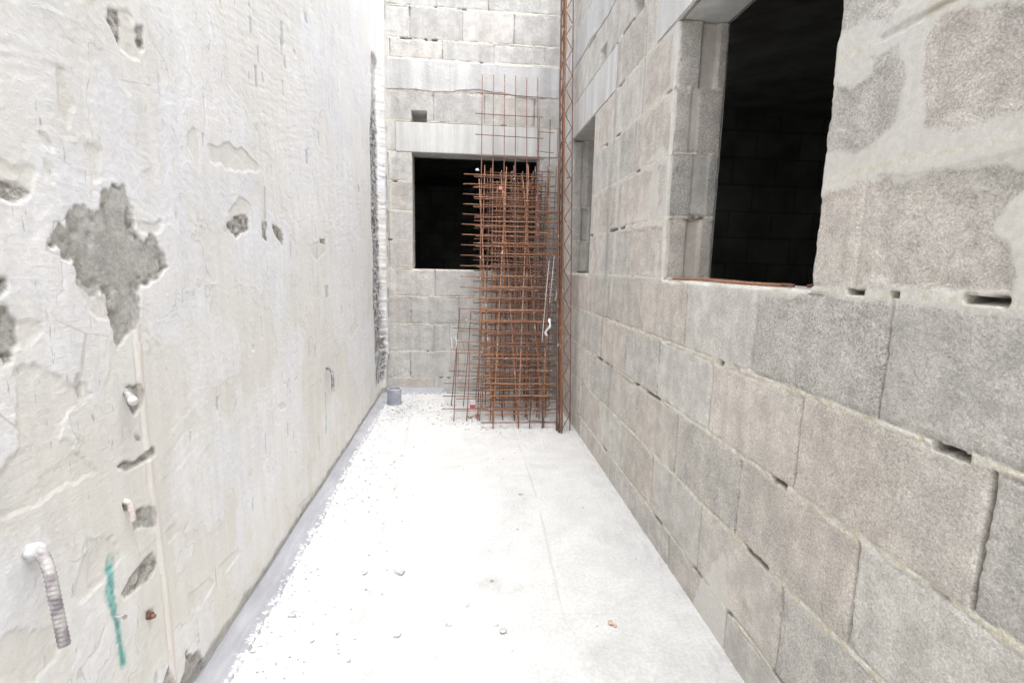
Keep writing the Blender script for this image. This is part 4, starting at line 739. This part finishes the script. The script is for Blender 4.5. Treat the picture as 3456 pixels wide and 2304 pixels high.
strip('plastic_strap', [(.715, 3.96, 1.36), (.703, 3.95, 1.22), (.692, 3.94, 1.08), (.685, 3.93, .98)], .003, M_white, 'shorter white strap hanging parallel just right of the long one', 'strap', SG)
strip('plastic_strap', [(.75, 3.95, 1.18), (.745, 3.95, 1.10), (.733, 3.94, 1.0)], .005, M_white, 'short white strap close to the upright rods', 'strap', SG)
strip('plastic_scrap', [(.688, 3.93, .86), (.684, 3.92, .84), (.690, 3.91, .815), (.684, 3.9, .79), (.668, 3.9, .775), (.656, 3.9, .76), (.652, 3.9, .745), (.660, 3.9, .73), (.667, 3.9, .722)], .016, M_white, 'crumpled white plastic scrap knotted on the mesh near sill height', 'plastic scrap')
strip('plastic_strap', [(-.115, 4.5, .62), (-.113, 4.5, .56), (-.107, 4.5, .48)], .007, M_white, 'short white strap dangling farthest left in the tie wires', 'strap', SG)
strip('plastic_strap', [(-.075, 4.5, .63), (-.068, 4.5, .55), (-.058, 4.5, .47)], .007, M_white, 'short white strap dangling between the tie wires and the loose mesh', 'strap', SG)
strip('plastic_strap', [(-.10, 4.5, .62), (-.06, 4.5, .585), (-.02, 4.49, .575)], .004, M_white, 'thin white strap lying almost level among the tie wires', 'strap', SG)
def lump(name, c, s, mt, label, cat, seed, group=None):
    bm = bmesh.new(); r = bmesh.ops.create_icosphere(bm, subdivisions=2, radius=1); rr = random.Random(seed)
    for v in r['verts']: v.co = Vector([v.co[i]*s[i]*(1+rr.uniform(-.22, .22))+c[i] for i in range(3)])
    return tag(from_bm(name, bm, mt), label, cat, group)
pk = empty('drink_carton', (.078, 4.12, .0), 'crushed white and red packet leaning at the foot of the mesh', 'packet')
def crushed(name, c, s, mt, seed, p):
    bm = bmesh.new(); box(bm, -s[0], s[0], -s[1], s[1], -s[2], s[2]); bmesh.ops.subdivide_edges(bm, edges=bm.edges[:], cuts=3, use_grid_fill=True); rr = random.Random(seed)
    for v in bm.verts: v.co = Vector([v.co[i]+rr.uniform(-.12, .12)*s[i]+c[i] for i in range(3)])
    return from_bm(name, bm, mt, p)
crushed('white_panel', (.078, 4.12, .108), (.022, .012, .018), M_white, 1, pk); crushed('red_band', (.074, 4.11, .074), (.020, .013, .015), M_red, 2, pk); crushed('carton_base', (.075, 4.10, .030), (.024, .014, .028), M_white, 3, pk)
lump('plastic_scrap', (.112, 4.02, .022), (.020, .014, .014), M_red, 'small bright red plastic scrap on the floor under the mesh', 'plastic scrap', 4)
lump('rubble_lump', (.048, 4.03, .014), (.030, .02, .014), M_tan, 'flat tan lump of rubble beside the red scrap under the mesh', 'rubble', 5)
crushed('paper_tag', (.300, 4.33, 1.925), (.014, .004, .014), M_pink, 6, None); tag(bpy.data.objects['paper_tag'], 'small pink tag tied on the upper mesh in front of the dark window', 'tag')
lump('plastic_scrap', (.112, YT-.09, 2.145), (.016, .012, .012), M_white, 'little white plastic cap sitting on the topmost long wire end', 'plastic scrap', 9)
